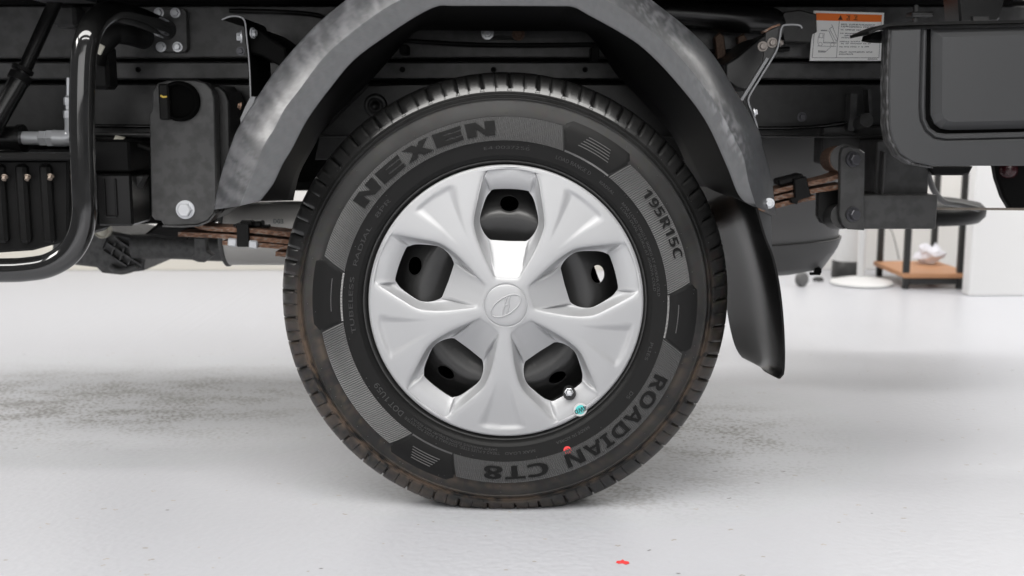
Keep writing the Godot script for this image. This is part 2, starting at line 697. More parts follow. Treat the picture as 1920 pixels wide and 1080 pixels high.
func rubber_tone(r: float, z: float, a: float) -> Color:
	var q := Vector3(r * cos(a), r * sin(a), z)
	var n := noise.get_noise_3d(q.x * 9, q.y * 9, q.z * 9) * 0.5 + 0.5
	var f := noise.get_noise_3d(q.x * 60, q.y * 60, q.z * 60) * 0.5 + 0.5
	var base := Vector3(0.0135, 0.0135, 0.0135)
	if r > 0.2856 and r < 0.3095:
		base = Vector3(0.042, 0.0415, 0.041) * (0.55 + 0.7 * n)
	elif r >= 0.3095:
		base = Vector3(0.014, 0.014, 0.014) * (0.6 + 0.7 * n)
	elif r > 0.2478:
		base = Vector3(0.024, 0.024, 0.024)
	# dried mud on the lower half, thickest along the outer rib
	var low := smoothstep(0.12, -0.16, q.y)
	var band := exp(-pow((r - 0.318) / 0.007, 2.0)) + 0.55 * exp(-pow((r - 0.292) / 0.008, 2.0)) + 0.3 * smoothstep(0.32, 0.335, r)
	var side := 0.55 + 0.45 * smoothstep(0.05, -0.15, q.x)
	var k := clampf(low * band * side * smoothstep(0.38, 0.62, n * 0.55 + f * 0.5) * 0.8, 0, 0.6)
	var mud := Vector3(0.17, 0.12, 0.085)
	base = base.lerp(mud, k)
	return Color(base.x, base.y, base.z)


func arc_word(parent: Node3D, words: String, from_deg: float, to_deg: float, r0: float, r1: float, m: Material, lift := 0.0011, called := "raised_lettering", bold := true) -> void:
	var b := B.new()
	b.text(words, 1.0, 0.0, Transform3D(), 1.0, bold)
	if b.p.is_empty():
		return
	var lo := b.p[0]
	var hi := b.p[0]
	for q in b.p:
		lo = lo.min(q)
		hi = hi.max(q)
	# flat letters, then the same with depth, laid round the side wall
	var d := B.new()
	d.text(words, 1.0, 0.02, Transform3D(), 1.0, bold)
	d.bend(func(q: Vector3) -> Vector3:
		var u: float = (q.x - lo.x) / (hi.x - lo.x)
		var w: float = (q.y - lo.y) / (hi.y - lo.y)
		return on_tyre(lerpf(r0, r1, w), deg_to_rad(lerpf(from_deg, to_deg, u)), lift if q.z > 0 else -0.0006))
	put(called, d, m, parent)


func block_letter(kind: String) -> Array:   # outlines in a unit square, baseline at y = 0
	if kind == "N":
		return [[[0, 0], [0, 1], [0.36, 1], [0.66, 0.42], [0.66, 1], [1, 1], [1, 0], [0.66, 0], [0.34, 0.56], [0.34, 0]]]
	if kind == "E":
		return [[[0, 0], [0, 1], [1, 1], [1, 0.74], [0.36, 0.74], [0.36, 0.64], [0.97, 0.64], [0.97, 0.37], [0.36, 0.37], [0.36, 0.27], [1, 0.27], [1, 0]]]
	return [[[0, 0], [0.33, 0.5], [0.03, 1], [0.4, 1], [0.53, 0.74], [0.68, 1], [1.0, 1], [0.69, 0.52], [1.02, 0], [0.64, 0], [0.5, 0.28], [0.34, 0]]]


func wheel() -> void:
	var w := group("rear_wheel", truck, "rear wheel, black tyre with a silver plastic wheel cover")
	# --- tyre
	var cols := [[0.0, 0], [0.008, 1], [0.078, 1], [0.086, 0], [0.2, 0], [0.3, 0], [0.4, 0], [0.531, 0], [0.535, 2], [0.549, 2], [0.553, 0], [0.66, 0], [0.77, 0], [0.88, 0]]
	var pitches := 49
	var prof := []      # [r, z, notch?]
	for q in TYRE:
		prof.append([q[0], q[1], 0])
	for q in SHOULDER:
		prof.append([q[0], q[1], 1 if q[0] > 0.329 else 2 if q[0] > 0.3260 else 0])
	for q in [[0.3516, -0.072], [0.3519, -0.079], [0.3445, -0.0795], [0.3445, -0.0855], [0.3522, -0.086], [0.3524, -0.096], [0.342, -0.0965], [0.342, -0.1025]]:
		prof.append([q[0], q[1], 1])
	var rows := []
	var tones := []
	for i in prof.size():
		var r: float = prof[i][0]
		var z: float = prof[i][1]
		var pa = prof[maxi(i - 1, 0)]
		var pb = prof[mini(i + 1, prof.size() - 1)]
		var tang := Vector2(pb[0] - pa[0], pb[1] - pa[1]).normalized()
		var nrm := Vector2(-tang.y, tang.x)      # (radial, axial), outwards
		if z < -0.0715:
			nrm = Vector2(1, 0)
		var row := PackedVector3Array()
		var tone := PackedColorArray()
		for pch in pitches:
			var wob := 1.0 + 0.09 * sin(pch * 2.1)
			for cdef in cols:
				var fr: float = cdef[0]
				if fr > 0.15 and fr < 0.5:
					fr *= wob * 0.5 + 0.5
				# grooves lean a little on the shoulder
				var lean := (r - 0.33) * 2.2 if r > 0.329 else 0.0
				var a := TAU * (pch + fr + lean * 0.5 + 0.05 * sin(pch * 5.3) + 0.04 * sin(pch * 2.1)) / pitches
				var dep := 0.0
				if prof[i][2] == 1:
					dep = (0.0055 if r < 0.347 else 0.004) if cdef[1] == 1 else (0.0035 if r < 0.347 else 0.002) if cdef[1] == 2 else 0.0
				var rr := r - nrm.x * dep
				var zz := z - nrm.y * dep
				row.append(settle(AXLE + Vector3(rr * cos(a), rr * sin(a), zz)))
				tone.append(rubber_tone(r, z, a))
		rows.append(row)
		tones.append(tone)
	var ty := B.new()
	var cut := TYRE.size() + 8
	ty.grid(rows.slice(0, cut + 1), true, false, tones.slice(0, cut + 1))
	put("side_wall", ty, M.rubber, w)
	ty = B.new()
	ty.grid(rows.slice(cut), true, false, tones.slice(cut))
	# the inner half, turned away from the camera
	var back := []
	var back_tone := []
	for q in [[0.342, -0.1025], [0.342, -0.108], [0.3524, -0.109], [0.351, -0.128], [0.338, -0.15], [0.325, -0.172], [0.3, -0.19], [0.262, -0.2], [0.235, -0.195], [0.2165, -0.182]]:
		var row := PackedVector3Array()
		var tone := PackedColorArray()
		for k in 240:
			var a := TAU * k / 240
			row.append(settle(AXLE + Vector3(q[0] * cos(a), q[0] * sin(a), q[1])))
			tone.append(Color(0.02, 0.02, 0.02))
		back.append(row)
		back_tone.append(tone)
	ty.grid(back, true, false, back_tone)
	for i in ty.p.size():
		ty.t[i] = Vector2(ty.p[i].y / 0.7, 0.5)
	put("tread", ty, M.tread_rubber, w)
	# --- moulded outlines on the shoulder, under each groove
	var ol := B.new()
	for pch in pitches:
		for kind in 2:
			var a0 := TAU * (pch + 0.05 * sin(pch * 5.3) + 0.04 * sin(pch * 2.1) + (0.043 if kind == 0 else 0.542)) / pitches
			var shape := [[-0.004, 0.3288], [-0.0095, 0.3222], [0.0, 0.3232], [0.0095, 0.3222], [0.004, 0.3288]] if kind == 0 else [[0.0, 0.3278], [-0.0034, 0.3236], [0.0, 0.3216], [0.0034, 0.3236], [0.0, 0.3278]]
			var path := []
			for s in shape:
				var rr: float = s[1]
				var zz := lerpf(-0.0224, -0.0268, (rr - 0.3215) / 0.0075)
				path.append(AXLE + Vector3(rr * cos(a0 + s[0]), rr * sin(a0 + s[0]), zz + 0.0002))
			if path[0].y > 0.02:
				ol.tube(path, 0.00045, 4, false)
	put("shoulder_moulding", ol, M.rubber_smooth, w).set_meta("kind", "stuff")
	# --- ridged bands between the badges: [from outer, from inner, to outer, to inner] in degrees
	for s in [[165.0, 168.4, 72.3, 69.4], [48.4, 51.2, 6.9, 3.6], [-15.9, -12.6, -105.6, -108.8], [-129.2, -125.3, -171.0, -173.6]]:
		var rb := B.new()
		var n := int(absf(s[0] - s[2]) / 0.335)
		var ro := []
		for row in 4:
			var u := row / 3.0
			var r := lerpf(0.2488, 0.2838, u)
			var pr := PackedVector3Array()
			for k in n + 1:
				var a := deg_to_rad(lerpf(lerpf(s[1], s[0], u), lerpf(s[3], s[2], u), float(k) / n))
				pr.append(on_tyre(r, a, 0.0019 if k % 2 else 0.0004))
			ro.append(pr)
		rb.grid(ro, false, false, [], true)
		put("ridged_band", rb, M.rubber_ridge_glint, w)
	# --- badges between them
	var bi := 0
	for s in [[72.0, 69.0, 48.8, 51.6], [6.5, 3.2, -15.5, -12.2], [-105.9, -109.2, -128.8, -125.0], [-171.4, -174.0, -194.6, -191.2]]:
		var pb := B.new()
		var ro2 := []
		for row in 7:
			var u := row / 6.0
			var r := lerpf(0.2520, 0.2955, u)
			var uu := clampf((r - 0.2488) / 0.035, 0, 1)
			var inset := 0.0 if r < 0.285 else (r - 0.285) * 160.0
			var pr := PackedVector3Array()
			for k in 31:
				var a := deg_to_rad(lerpf(lerpf(s[1], s[0], uu) - inset, lerpf(s[3], s[2], uu) + inset, k / 30.0))
				pr.append(on_tyre(r, a, 0.0016 if row > 0 and row < 6 and k > 0 and k < 30 else 0.0))
			ro2.append(pr)
		pb.grid(ro2)
		put("badge_panel", pb, M.rubber_smooth, w)
		# thin ridged strip left under the badge
		var st := B.new()
		var so := []
		for r in [0.2484, 0.2512]:
			var pr := PackedVector3Array()
			for k in 67:
				pr.append(on_tyre(r, deg_to_rad(lerpf(s[1], s[3], k / 66.0)), 0.0012 if k % 2 else 0.0004))
			so.append(pr)
		st.grid(so, false, false, [], true)
		put("ridged_strip", st, M.rubber_ridge_glint, w)
		# speed lines
		var sl := B.new()
		for k in (5 if bi % 2 == 0 else 1):
			var r := 0.2655 + 0.0042 * k
			var f0 := lerpf(s[1], s[0], 0.5) - 5.0 - (0.5 * k)
			var f1 := lerpf(s[3], s[2], 0.5) + 4.2 + 0.35 * k
			var path := []
			for j in 13:
				path.append(on_tyre(r, deg_to_rad(lerpf(f0, f1, j / 12.0)), 0.0018))
			sl.tube(path, 0.0007, 5)
		put("badge_lines", sl, M.steel_line, w)
		bi += 1
	# --- words round the tyre
	var start := 145.2
	for ch in "NEXEN":
		var lb := B.new()
		for o in block_letter(ch):
			lb.prism(o.map(func(q): return Vector2(q[0], q[1])), 0.0, 1.0, 0.03)
		var at := start
		lb.bend(func(q: Vector3) -> Vector3: return on_tyre(lerpf(0.2572, 0.2785, q.y), deg_to_rad(at - q.x * 9.3), lerpf(-0.0005, 0.0026, q.z)))
		put("raised_letter", lb, M.rubber_letter, w)
		start -= 10.7
	arc_word(w, "195R15C", 39.4, 15.2, 0.2660, 0.2805, M.rubber_letter, 0.0027)
	arc_word(w, "ROADIAN", -25.0, -69.0, 0.2556, 0.2775, M.rubber_letter, 0.0027)
	arc_word(w, "CT8", -75.4, -97.2, 0.2556, 0.2775, M.rubber_letter, 0.0027)
	for t in [["TUBELESS   RADIAL   8PR", 191.0, 137.5, 0.2330, 0.2390], ["E4 0037256", 97.5, 81.0, 0.2360, 0.2405], ["LOAD RANGE D", 71.0, 57.0, 0.2340, 0.2395], ["RADIAL", 52.5, 45.5, 0.2330, 0.2375],
			["MAX LOAD SINGLE 900KG AT 450KPA COLD", 41.0, 3.0, 0.2335, 0.2375], ["LOAD DUAL 850KG AT 450KPA COLD", 40.0, 5.0, 0.2280, 0.2318], ["DOT 1U59", 227.5, 212.0, 0.2320, 0.2400], ["TREAD 4 PLIES STEEL SIDEWALL 2 PLIES POLYESTER", 268.0, 229.0, 0.2345, 0.2385],
			["SAFETY WARNING SERIOUS INJURY MAY RESULT", 267.0, 231.0, 0.2290, 0.2328], ["MAX LOAD", 281.5, 270.0, 0.2345, 0.2385], ["MADE IN KOREA", 304.0, 290.0, 0.2320, 0.2360], ["D5", 325.0, 322.0, 0.2380, 0.2430], ["PLIES", 345.0, 338.0, 0.2320, 0.2365]]:
		arc_word(w, t[0], t[1], t[2], t[3], t[4], M.rubber_text, 0.0009, "small_lettering", false)
	var nb := B.new()
	var rng := RandomNumberGenerator.new()
	rng.seed = 77
	for k in 90:
		var a := rng.randf() * TAU
		var r: float = [0.2445, 0.3022, 0.3243, 0.2900][k % 4] + rng.randf_range(-0.002, 0.002)
		var q := on_tyre(r, a)
		if q.y > 0.01:
			nb.tube([q - Vector3(0, 0, 0.001), q + Vector3(0, 0, 0.0022)], 0.0006, 5)
	put("rubber_nubs", nb, M.rubber_text, w).set_meta("kind", "stuff")
	var dot := B.new()
	var dp := Vector3(0.0973, 0.1077, 0) - AXLE
	var dots := []
	for k in 26:
		var a := TAU * k / 26
		var q := Vector2(dp.x, dp.y) + Vector2(cos(a), sin(a)) * 0.0061
		dots.append(on_tyre(q.length(), q.angle(), 0.0006))
	dot.fan(dots)
	put("paint_dot", dot, M.red_paint, w, "round red paint dot on the tyre wall")
	steel_wheel(w)
	wheel_cover(w)


# points round an outline made of four runs between corners: each run a list of Vector2, resampled to its own count
func four_runs(runs: Array, counts: Array) -> Array:
	var out := []
	for i in 4:
		var s := spread(runs[i], counts[i] + 1)
		s.pop_back()
		out.append_array(s)
	return out


func arc_run(r: float, a0: float, a1: float) -> Array:
	var out := []
	for k in 25:
		var a := deg_to_rad(lerpf(a0, a1, k / 24.0))
		out.append(Vector2(sin(a), cos(a)) * r)
	return out


func cover_face(q: Vector2) -> float:      # height of the cover's face at a place in drawing units (one spoke either side of the pocket)
	var r := q.length()
	var z := 0.012 - 0.021 * pow(r / 260.0, 2.2)
	var a := absf(rad_to_deg(atan2(q.x, q.y)))
	var off := absf(a - 36.0)
	# a shallow fan-shaped recess in each spoke, deepest at its outer end
	var deep := smoothstep(135.0, 244.0, r) * 0.0046 * (1.0 - smoothstep(237.0, 247.0, r))
	var half := lerpf(5.2, 10.0, clampf((r - 150.0) / 95.0, 0, 1))
	return z - deep * (1.0 - smoothstep(half - 1.4, half + 0.4, off))


func wheel_cover(w: Node3D) -> void:
	var rot := deg_to_rad(-2.2)
	var centre := AXLE + Vector3(0.0016, 0.0005, 0)
	var cn := [22, 66, 14, 66]
	var side := [Vector2(48, 240), Vector2(52, 231), Vector2(60, 190), Vector2(65, 158), Vector2(62, 136), Vector2(52, 108), Vector2(37, 78), Vector2(25, 56)]
	side = catmull(side, 6)
	var mirror := func(l: Array) -> Array:
		var o := l.map(func(q): return Vector2(-q.x, q.y))
		o.reverse()
		return o
	var top := [Vector2(-48, 240), Vector2(-45, 246), Vector2(-38, 249.5), Vector2(0, 251.5), Vector2(38, 249.5), Vector2(45, 246), Vector2(48, 240)]
	var bot := [Vector2(25, 56), Vector2(21, 51.5), Vector2(0, 50), Vector2(-21, 51.5), Vector2(-25, 56)]
	var outline := four_runs([catmull(top, 5), side, bot, mirror.call(side)], cn)
	var hside := catmull([Vector2(37, 208), Vector2(44, 198), Vector2(50, 180), Vector2(55, 158), Vector2(53, 143), Vector2(46, 129), Vector2(38, 120)], 6)
	var htop := [Vector2(-37, 208), Vector2(-31, 212.5), Vector2(0, 214.5), Vector2(31, 212.5), Vector2(37, 208)]
	var hbot := [Vector2(38, 120), Vector2(33, 117), Vector2(0, 116), Vector2(-33, 117), Vector2(-38, 120)]
	var hole := four_runs([catmull(htop, 5), hside, hbot, mirror.call(hside)], cn)
	var rim := 256.5
	var hub := 43.0
	var wedge := four_runs([arc_run(rim, -36, 36), [Vector2(sin(PI / 5), cos(PI / 5)) * rim, Vector2(sin(PI / 5), cos(PI / 5)) * hub], arc_run(hub, 36, -36), [Vector2(-sin(PI / 5), cos(PI / 5)) * hub, Vector2(-sin(PI / 5), cos(PI / 5)) * rim]], cn)
	var n := outline.size()
	var to3 := func(q: Vector2, z: float) -> Vector3: return Vector3(q.x * S, q.y * S, z)
	var b := B.new()
	var face_rows := []
	for t in [0.0, 0.03, 0.06, 0.1, 0.14, 0.19, 0.24, 0.3, 0.36, 0.42, 0.48, 0.54, 0.6, 0.66, 0.72, 0.78, 0.84, 0.9, 0.95, 1.0]:
		var row := []
		for i in n:
			var q: Vector2 = outline[i].lerp(wedge[i], t)
			var d: float = q.distance_to(outline[i])
			row.append(to3.call(q, cover_face(q) - 0.0026 * exp(-d / 4.0) - 0.0010 * exp(-d / 14.0)))
		face_rows.append(row)
	# pocket walls from the outline down to the hole's edge
	var wall_rows := []
	for t in [0.0, 0.06, 0.14, 0.25, 0.38, 0.5, 0.62, 0.74, 0.86, 0.94, 1.0]:
		var row := []
		for i in n:
			var q: Vector2 = outline[i].lerp(hole[i], t)
			var z0: float = face_rows[0][i].z
			var zh := -0.023
			var run := 0
			var acc := 0
			for k in 4:
				if i >= acc:
					run = k
				acc += cn[k]
			var f: float = t
			if run == 0:
				f = 0.14 * t + 0.86 * pow(t, 2.4)      # the outer ledge: shallow, then rolling in
			elif run == 2:
				f = t                                    # the inner ramp: straight
			else:
				f = sin(t * PI / 2)
			row.append(to3.call(q, lerpf(z0, zh, f)))
		wall_rows.append(row)
	var lip := []
	for t in [[1.0, -0.023], [1.035, -0.0243], [1.04, -0.0265]]:
		var row := []
		for i in n:
			row.append(to3.call(Vector2(0, 165) + (hole[i] - Vector2(0, 165)) * t[0], t[1]))
		lip.append(row)
	for s in 5:
		var xf := Transform3D(Basis(Vector3.BACK, rot - TAU * s / 5), centre)
		for set_ in [face_rows, wall_rows, lip]:
			var rs := []
			for row in set_:
				rs.append(row.map(func(q): return xf * q))
			b.grid(rs, true)
			b.grp = 0 if set_ == face_rows else 1 if set_ == wall_rows else 2
	# rounded outer edge and the centre cap
	var cx := Transform3D(Basis(), centre)
	var ze := 0.012 - 0.021 * pow(rim / 260.0, 2.2)
	b.lathe([Vector2(rim * S, ze), Vector2(258.6 * S, ze - 0.0009), Vector2(260 * S, ze - 0.0028), Vector2(260.4 * S, ze - 0.006), Vector2(258 * S, ze - 0.012)], cx, 180)
	var zc := 0.012 - 0.021 * pow(hub / 260.0, 2.2)
	b.lathe([Vector2(hub * S, zc), Vector2(40.6 * S, zc + 0.0001), Vector2(40 * S, zc - 0.0012), Vector2(39.4 * S, zc + 0.0001)], cx, 100)
	b.lathe([Vector2(39.4 * S, zc + 0.0001), Vector2(37.5 * S, zc + 0.0016), Vector2(30 * S, zc + 0.0030), Vector2(16 * S, zc + 0.0037), Vector2(0.00001, zc + 0.0040)], cx, 100)
	put("wheel_cover", b, M.silver_paint, w, "silver plastic wheel cover with five pocketed openings")
	# oval emblem with a slanted letter
	var em := B.new()
	var tilt := Transform3D(Basis(Vector3.BACK, deg_to_rad(33)), Vector3.ZERO)
	var zem := func(q: Vector3) -> Vector3:
		var r := Vector2(q.x, q.y).length() / S
		return centre + Vector3(q.x, q.y, zc + 0.0040 - 0.0022 * pow(r / 39.0, 2.0) + 0.0003)
	var oval := []
	for k in 49:
		var a := TAU * k / 48
		oval.append(zem.call(tilt * Vector3(cos(a) * 31.5 * S, sin(a) * 15.5 * S, 0)))
	em.tube(oval, 0.0013, 6, false)
	for st in [[[-14, -13.6], [-10, -6], [-3, 1], [3, 6], [12, 14.2]], [[-8, -15], [-2, -9], [4, -4], [8, 3], [18, 12.6]], [[-5, -0.5], [0, 1.6], [6, 0.4]]]:
		var path := []
		for q in catmull(st.map(func(a): return Vector3(a[0] * S, a[1] * S, 0)), 5):
			path.append(zem.call(tilt * (q as Vector3)))
		em.tube(path, 0.0011, 6)
	put("emblem", em, M.silver_paint, w)
	# tyre valve in the lower opening, on its black grommet
	var vp := Vector3(0.0993, 0.1988, -0.004)
	var vg := B.new()
	vg.lathe([Vector2(0.0098, -0.02), Vector2(0.0102, -0.004), Vector2(0.0092, -0.0015), Vector2(0.0062, -0.0005), Vector2(0.0045, 0.0)], Transform3D(Basis(), vp + Vector3(0.0012, -0.004, -0.004)), 24)
	put("valve_grommet", vg, M.wheel_black, w)
	var vs := B.new()
	var ax := Transform3D(Basis(Vector3.RIGHT, deg_to_rad(-6)), vp + Vector3(0, 0, -0.004))
	vs.lathe([Vector2(0.0068, -0.002), Vector2(0.0068, 0.003), Vector2(0.0055, 0.0038)], ax, 6, true)
	vs.lathe([Vector2(0.0042, 0.003), Vector2(0.0042, 0.0105), Vector2(0.0036, 0.012), Vector2(0.0024, 0.0125), Vector2(0.0001, 0.0122)], ax, 18)
	put("valve_stem", vs, M.zinc, w)
	# sticker
	var sp := Vector3(0.1172, 0.1704, -0.0085)
	var tl := Basis(Vector3(0.55, 0.83, 0).normalized(), deg_to_rad(14))
	var s1 := B.new()
	s1.lathe_sharp([Vector2(0.0111, -0.0004), Vector2(0.0111, 0.0004), Vector2(0.00001, 0.0004)], Transform3D(tl, sp), 36)
	put("round_sticker", s1, M.white_plastic, w, "small round sticker with a cyan centre on the wheel cover")
	var s2 := B.new()
	s2.lathe_sharp([Vector2(0.0079, 0.0004), Vector2(0.0077, 0.0007), Vector2(0.00001, 0.0007)], Transform3D(tl, sp), 36)
	put("sticker_print", s2, M.cyan_print, w)
	var s3 := B.new()
	s3.text("4WD", 0.0072, 0.0004, Transform3D(tl * Basis(Vector3.BACK, deg_to_rad(203)), sp + tl * Vector3(0, 0, 0.0009)), 0.95)
	put("sticker_text", s3, M.ink, w)


func steel_z(r: float) -> float:      # profile of the pressed steel disc, in drawing units
	var pts := [[40.0, -0.046], [95.0, -0.046], [112.0, -0.043], [135.0, -0.034], [150.0, -0.0285], [163.0, -0.0272], [171.0, -0.0305], [184.0, -0.0405], [198.0, -0.055], [212.0, -0.070], [230.0, -0.082]]
	for i in range(1, pts.size()):
		if r <= pts[i][0]:
			var u: float = clampf((r - pts[i - 1][0]) / (pts[i][0] - pts[i - 1][0]), 0, 1)
			var p0 = pts[maxi(i - 2, 0)][1]
			var p3 = pts[mini(i + 1, pts.size() - 1)][1]
			return cubic_interpolate(pts[i - 1][1], pts[i][1], p0, p3, u) - 0.004
	return -0.086


func steel_wheel(w: Node3D) -> void:
	var b := B.new()
	var cn := [20, 24, 12, 24]
	var ring := []
	var corner := [135.0, 45.0, -45.0, -135.0]
	var runs := []
	for k in 4:
		var l := []
		for j in 13:
			var a := deg_to_rad(corner[k] - 90.0 * j / 12.0)
			l.append(Vector2(cos(a) * 17.5, 185.0 + sin(a) * 13.5))
		runs.append(l)
	ring = four_runs(runs, cn)
	var hub := 40.0
	var rim := 230.0
	var wedge := four_runs([arc_run(rim, -36, 36), [Vector2(sin(PI / 5), cos(PI / 5)) * rim, Vector2(sin(PI / 5), cos(PI / 5)) * hub], arc_run(hub, 36, -36), [Vector2(-sin(PI / 5), cos(PI / 5)) * hub, Vector2(-sin(PI / 5), cos(PI / 5)) * rim]], cn)
	var rows := []
	for t in [-0.06, 0.0, 0.03, 0.08, 0.15, 0.23, 0.32, 0.42, 0.52, 0.63, 0.75, 0.87, 1.0]:
		var row := []
		for i in ring.size():
			var q: Vector2 = ring[i].lerp(wedge[i], maxf(t, 0.0))
			row.append(Vector3(q.x * S, q.y * S, steel_z(q.length()) - (0.005 if t < 0 else 0.0009 * exp(-t * 40))))
		rows.append(row)
	for s in 5:
		var xf := Transform3D(Basis(Vector3.BACK, deg_to_rad(-2.6) - TAU * s / 5), AXLE)
		var rs := []
		for row in rows:
			rs.append(row.map(func(q): return xf * q))
		b.grid(rs, true)
		b.grp = 0
	var ax := Transform3D(Basis(), AXLE)
	b.lathe([Vector2(230 * S, -0.0858), Vector2(0.189, -0.086), Vector2(0.190, -0.06), Vector2(0.197, -0.04), Vector2(0.208, -0.032), Vector2(0.2125, -0.022), Vector2(0.2155, -0.0145), Vector2(0.2185, -0.0135), Vector2(0.2195, -0.016)], ax, 120)
	b.lathe([Vector2(0.189, -0.086), Vector2(0.176, -0.11), Vector2(0.172, -0.15), Vector2(0.19, -0.168), Vector2(0.2165, -0.185)], ax, 96)
	put("steel_wheel", b, M.wheel_black, w)
	var bp := B.new()
	var arc := [Vector2(0.02, 0.338), Vector2(0.02, 0.338 - 0.19)]
	arc = []
	for k in 41:
		var a := deg_to_rad(lerpf(62.0, 342.0, k / 40.0))
		arc.append(Vector2(cos(a), sin(a)) * 0.204 + Vector2(0, 0.338))
	arc.append(Vector2(0.157, 0.352))
	bp.prism(arc, -0.192, -0.187, 0.001)
	put("added_block_plate", bp, M.void_black, w)  # added black plate, shaped to block the bright floor behind the vent holes
	var d := B.new()
	d.lathe([Vector2(0.0001, -0.075), Vector2(0.12, -0.075), Vector2(0.129, -0.08), Vector2(0.13, -0.16), Vector2(0.136, -0.17), Vector2(0.136, -0.18), Vector2(0.0001, -0.182)], ax, 64)
	put("brake_drum", d, M.frame_dark, w)


# ---------------------------------------------------------------- fender and flap
func fender() -> void:
	var f := group("fender", truck, "dusty dark grey plastic fender arched over the wheel")
	var sil := catmull([Vector2(-0.4419, 0.482), Vector2(-0.4369, 0.5063), Vector2(-0.4275, 0.5393), Vector2(-0.4114, 0.5817), Vector2(-0.3975, 0.6103), Vector2(-0.3664, 0.656), Vector2(-0.3372, 0.6952), Vector2(-0.284, 0.7519), Vector2(-0.2349, 0.7919), Vector2(-0.1933, 0.824), Vector2(-0.1379, 0.8545), Vector2(-0.0751, 0.8741), Vector2(-0.0008, 0.8809), Vector2(0.0734, 0.8741), Vector2(0.1441, 0.8469), Vector2(0.1838, 0.8195), Vector2(0.2173, 0.7919), Vector2(0.2702, 0.7519), Vector2(0.31, 0.7131), Vector2(0.3441, 0.6608), Vector2(0.3811, 0.6031), Vector2(0.3893, 0.5753), Vector2(0.4038, 0.528), Vector2(0.4121, 0.4739)], 4)
	var rid := catmull([Vector2(-0.3905, 0.4915), Vector2(-0.3801, 0.5166), Vector2(-0.3538, 0.5767), Vector2(-0.3365, 0.6037), Vector2(-0.32, 0.633), Vector2(-0.2967, 0.662), Vector2(-0.2638, 0.7038), Vector2(-0.2292, 0.7348), Vector2(-0.184, 0.7678), Vector2(-0.1499, 0.7872), Vector2(-0.1114, 0.8044), Vector2(-0.0655, 0.8162), Vector2(-0.0006, 0.8199), Vector2(0.072, 0.8125), Vector2(0.1141, 0.7991), Vector2(0.1457, 0.7872), Vector2(0.1727, 0.7723), Vector2(0.2022, 0.7513), Vector2(0.2342, 0.7258), Vector2(0.2642, 0.6955), Vector2(0.3034, 0.646), Vector2(0.327, 0.606), Vector2(0.3493, 0.565), Vector2(0.3584, 0.5276), Vector2(0.3714, 0.4899)], 4)
	var inn := catmull([Vector2(-0.3648, 0.4973), Vector2(-0.3517, 0.5131), Vector2(-0.3418, 0.5265), Vector2(-0.3284, 0.5531), Vector2(-0.3135, 0.5765), Vector2(-0.2896, 0.6191), Vector2(-0.2566, 0.6622), Vector2(-0.2199, 0.7041), Vector2(-0.1736, 0.7375), Vector2(-0.1285, 0.7661), Vector2(-0.0968, 0.7807), Vector2(-0.0737, 0.7811), Vector2(-0.0006, 0.7811), Vector2(0.0724, 0.7807), Vector2(0.0993, 0.7796), Vector2(0.1217, 0.7683), Vector2(0.1668, 0.7443), Vector2(0.2034, 0.7201), Vector2(0.2469, 0.6775), Vector2(0.2942, 0.6191), Vector2(0.3282, 0.5515), Vector2(0.34, 0.5233), Vector2(0.3484, 0.5068), Vector2(0.3582, 0.4966), Vector2(0.3711, 0.4902)], 4)
	var dee := catmull([Vector2(-0.3669, 0.4779), Vector2(-0.3545, 0.5247), Vector2(-0.3304, 0.5675), Vector2(-0.3142, 0.5947), Vector2(-0.2898, 0.6236), Vector2(-0.2405, 0.6712), Vector2(-0.2221, 0.689), Vector2(-0.2017, 0.7113), Vector2(-0.176, 0.7396), Vector2(-0.1522, 0.7626), Vector2(-0.1333, 0.7652), Vector2(-0.0882, 0.7652), Vector2(0.0109, 0.7643), Vector2(0.119, 0.7643), Vector2(0.1352, 0.7617), Vector2(0.1553, 0.7405), Vector2(0.183, 0.6997), Vector2(0.1968, 0.6837), Vector2(0.256, 0.6236), Vector2(0.2868, 0.5866), Vector2(0.3117, 0.5393), Vector2(0.3347, 0.4999)], 4)
	var n := 260
	var ls := spread(sil, n)
	var lr := spread(rid, n)
	var li := spread(inn, n)
	var ld := spread(dee, n)
	var row := func(l: Array, z: float, grow := 0.0) -> Array:
		return l.map(func(q): return Vector3(q.x, q.y, z) + Vector3(q.x, q.y - 0.33, 0).normalized() * grow)
	var mix := func(a: Array, b: Array, za: float, zb: float, u: float, bulge := 0.0) -> Array:
		var o := []
		for i in n:
			var q: Vector2 = a[i].lerp(b[i], u)
			o.append(Vector3(q.x, q.y, lerpf(za, zb, u) + bulge * sin(u * PI)))
		return o
	var b := B.new()
	# top skin, rounding over the silhouette, then the flat face inside the ridge
	var skin := [row.call(ls, -0.26, -0.004), row.call(ls, -0.12, 0.001), row.call(ls, -0.045, 0.002), row.call(ls, -0.025, 0.0012), row.call(ls, -0.012)]
	for k in range(1, 20):
		skin.append(mix.call(ls, lr, -0.012, 0.036, k / 20.0, 0.004))
	skin.append(row.call(lr, 0.036))
	var face := [row.call(lr, 0.036)]
	for k in range(1, 12):
		face.append(mix.call(lr, li, 0.036, 0.030, k / 12.0, 0.0004))
	face.append(row.call(li, 0.030))
	face.append(row.call(li, 0.0285, -0.0015))
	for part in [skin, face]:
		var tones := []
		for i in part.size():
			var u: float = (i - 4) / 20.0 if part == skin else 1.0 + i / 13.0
			tones.append(part[i].map(func(q): return dust_sparkle_tone(q, u)))
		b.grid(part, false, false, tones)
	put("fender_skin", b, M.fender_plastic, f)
	var u := B.new()
	u.grid([row.call(li, 0.0285, -0.0015), row.call(li, 0.02, -0.0005), mix.call(li, ld, 0.02, -0.25, 0.4), mix.call(li, ld, 0.02, -0.25, 0.75), row.call(ld, -0.25), row.call(ld, -0.25, 0.02), row.call(ls, -0.262, -0.006)])
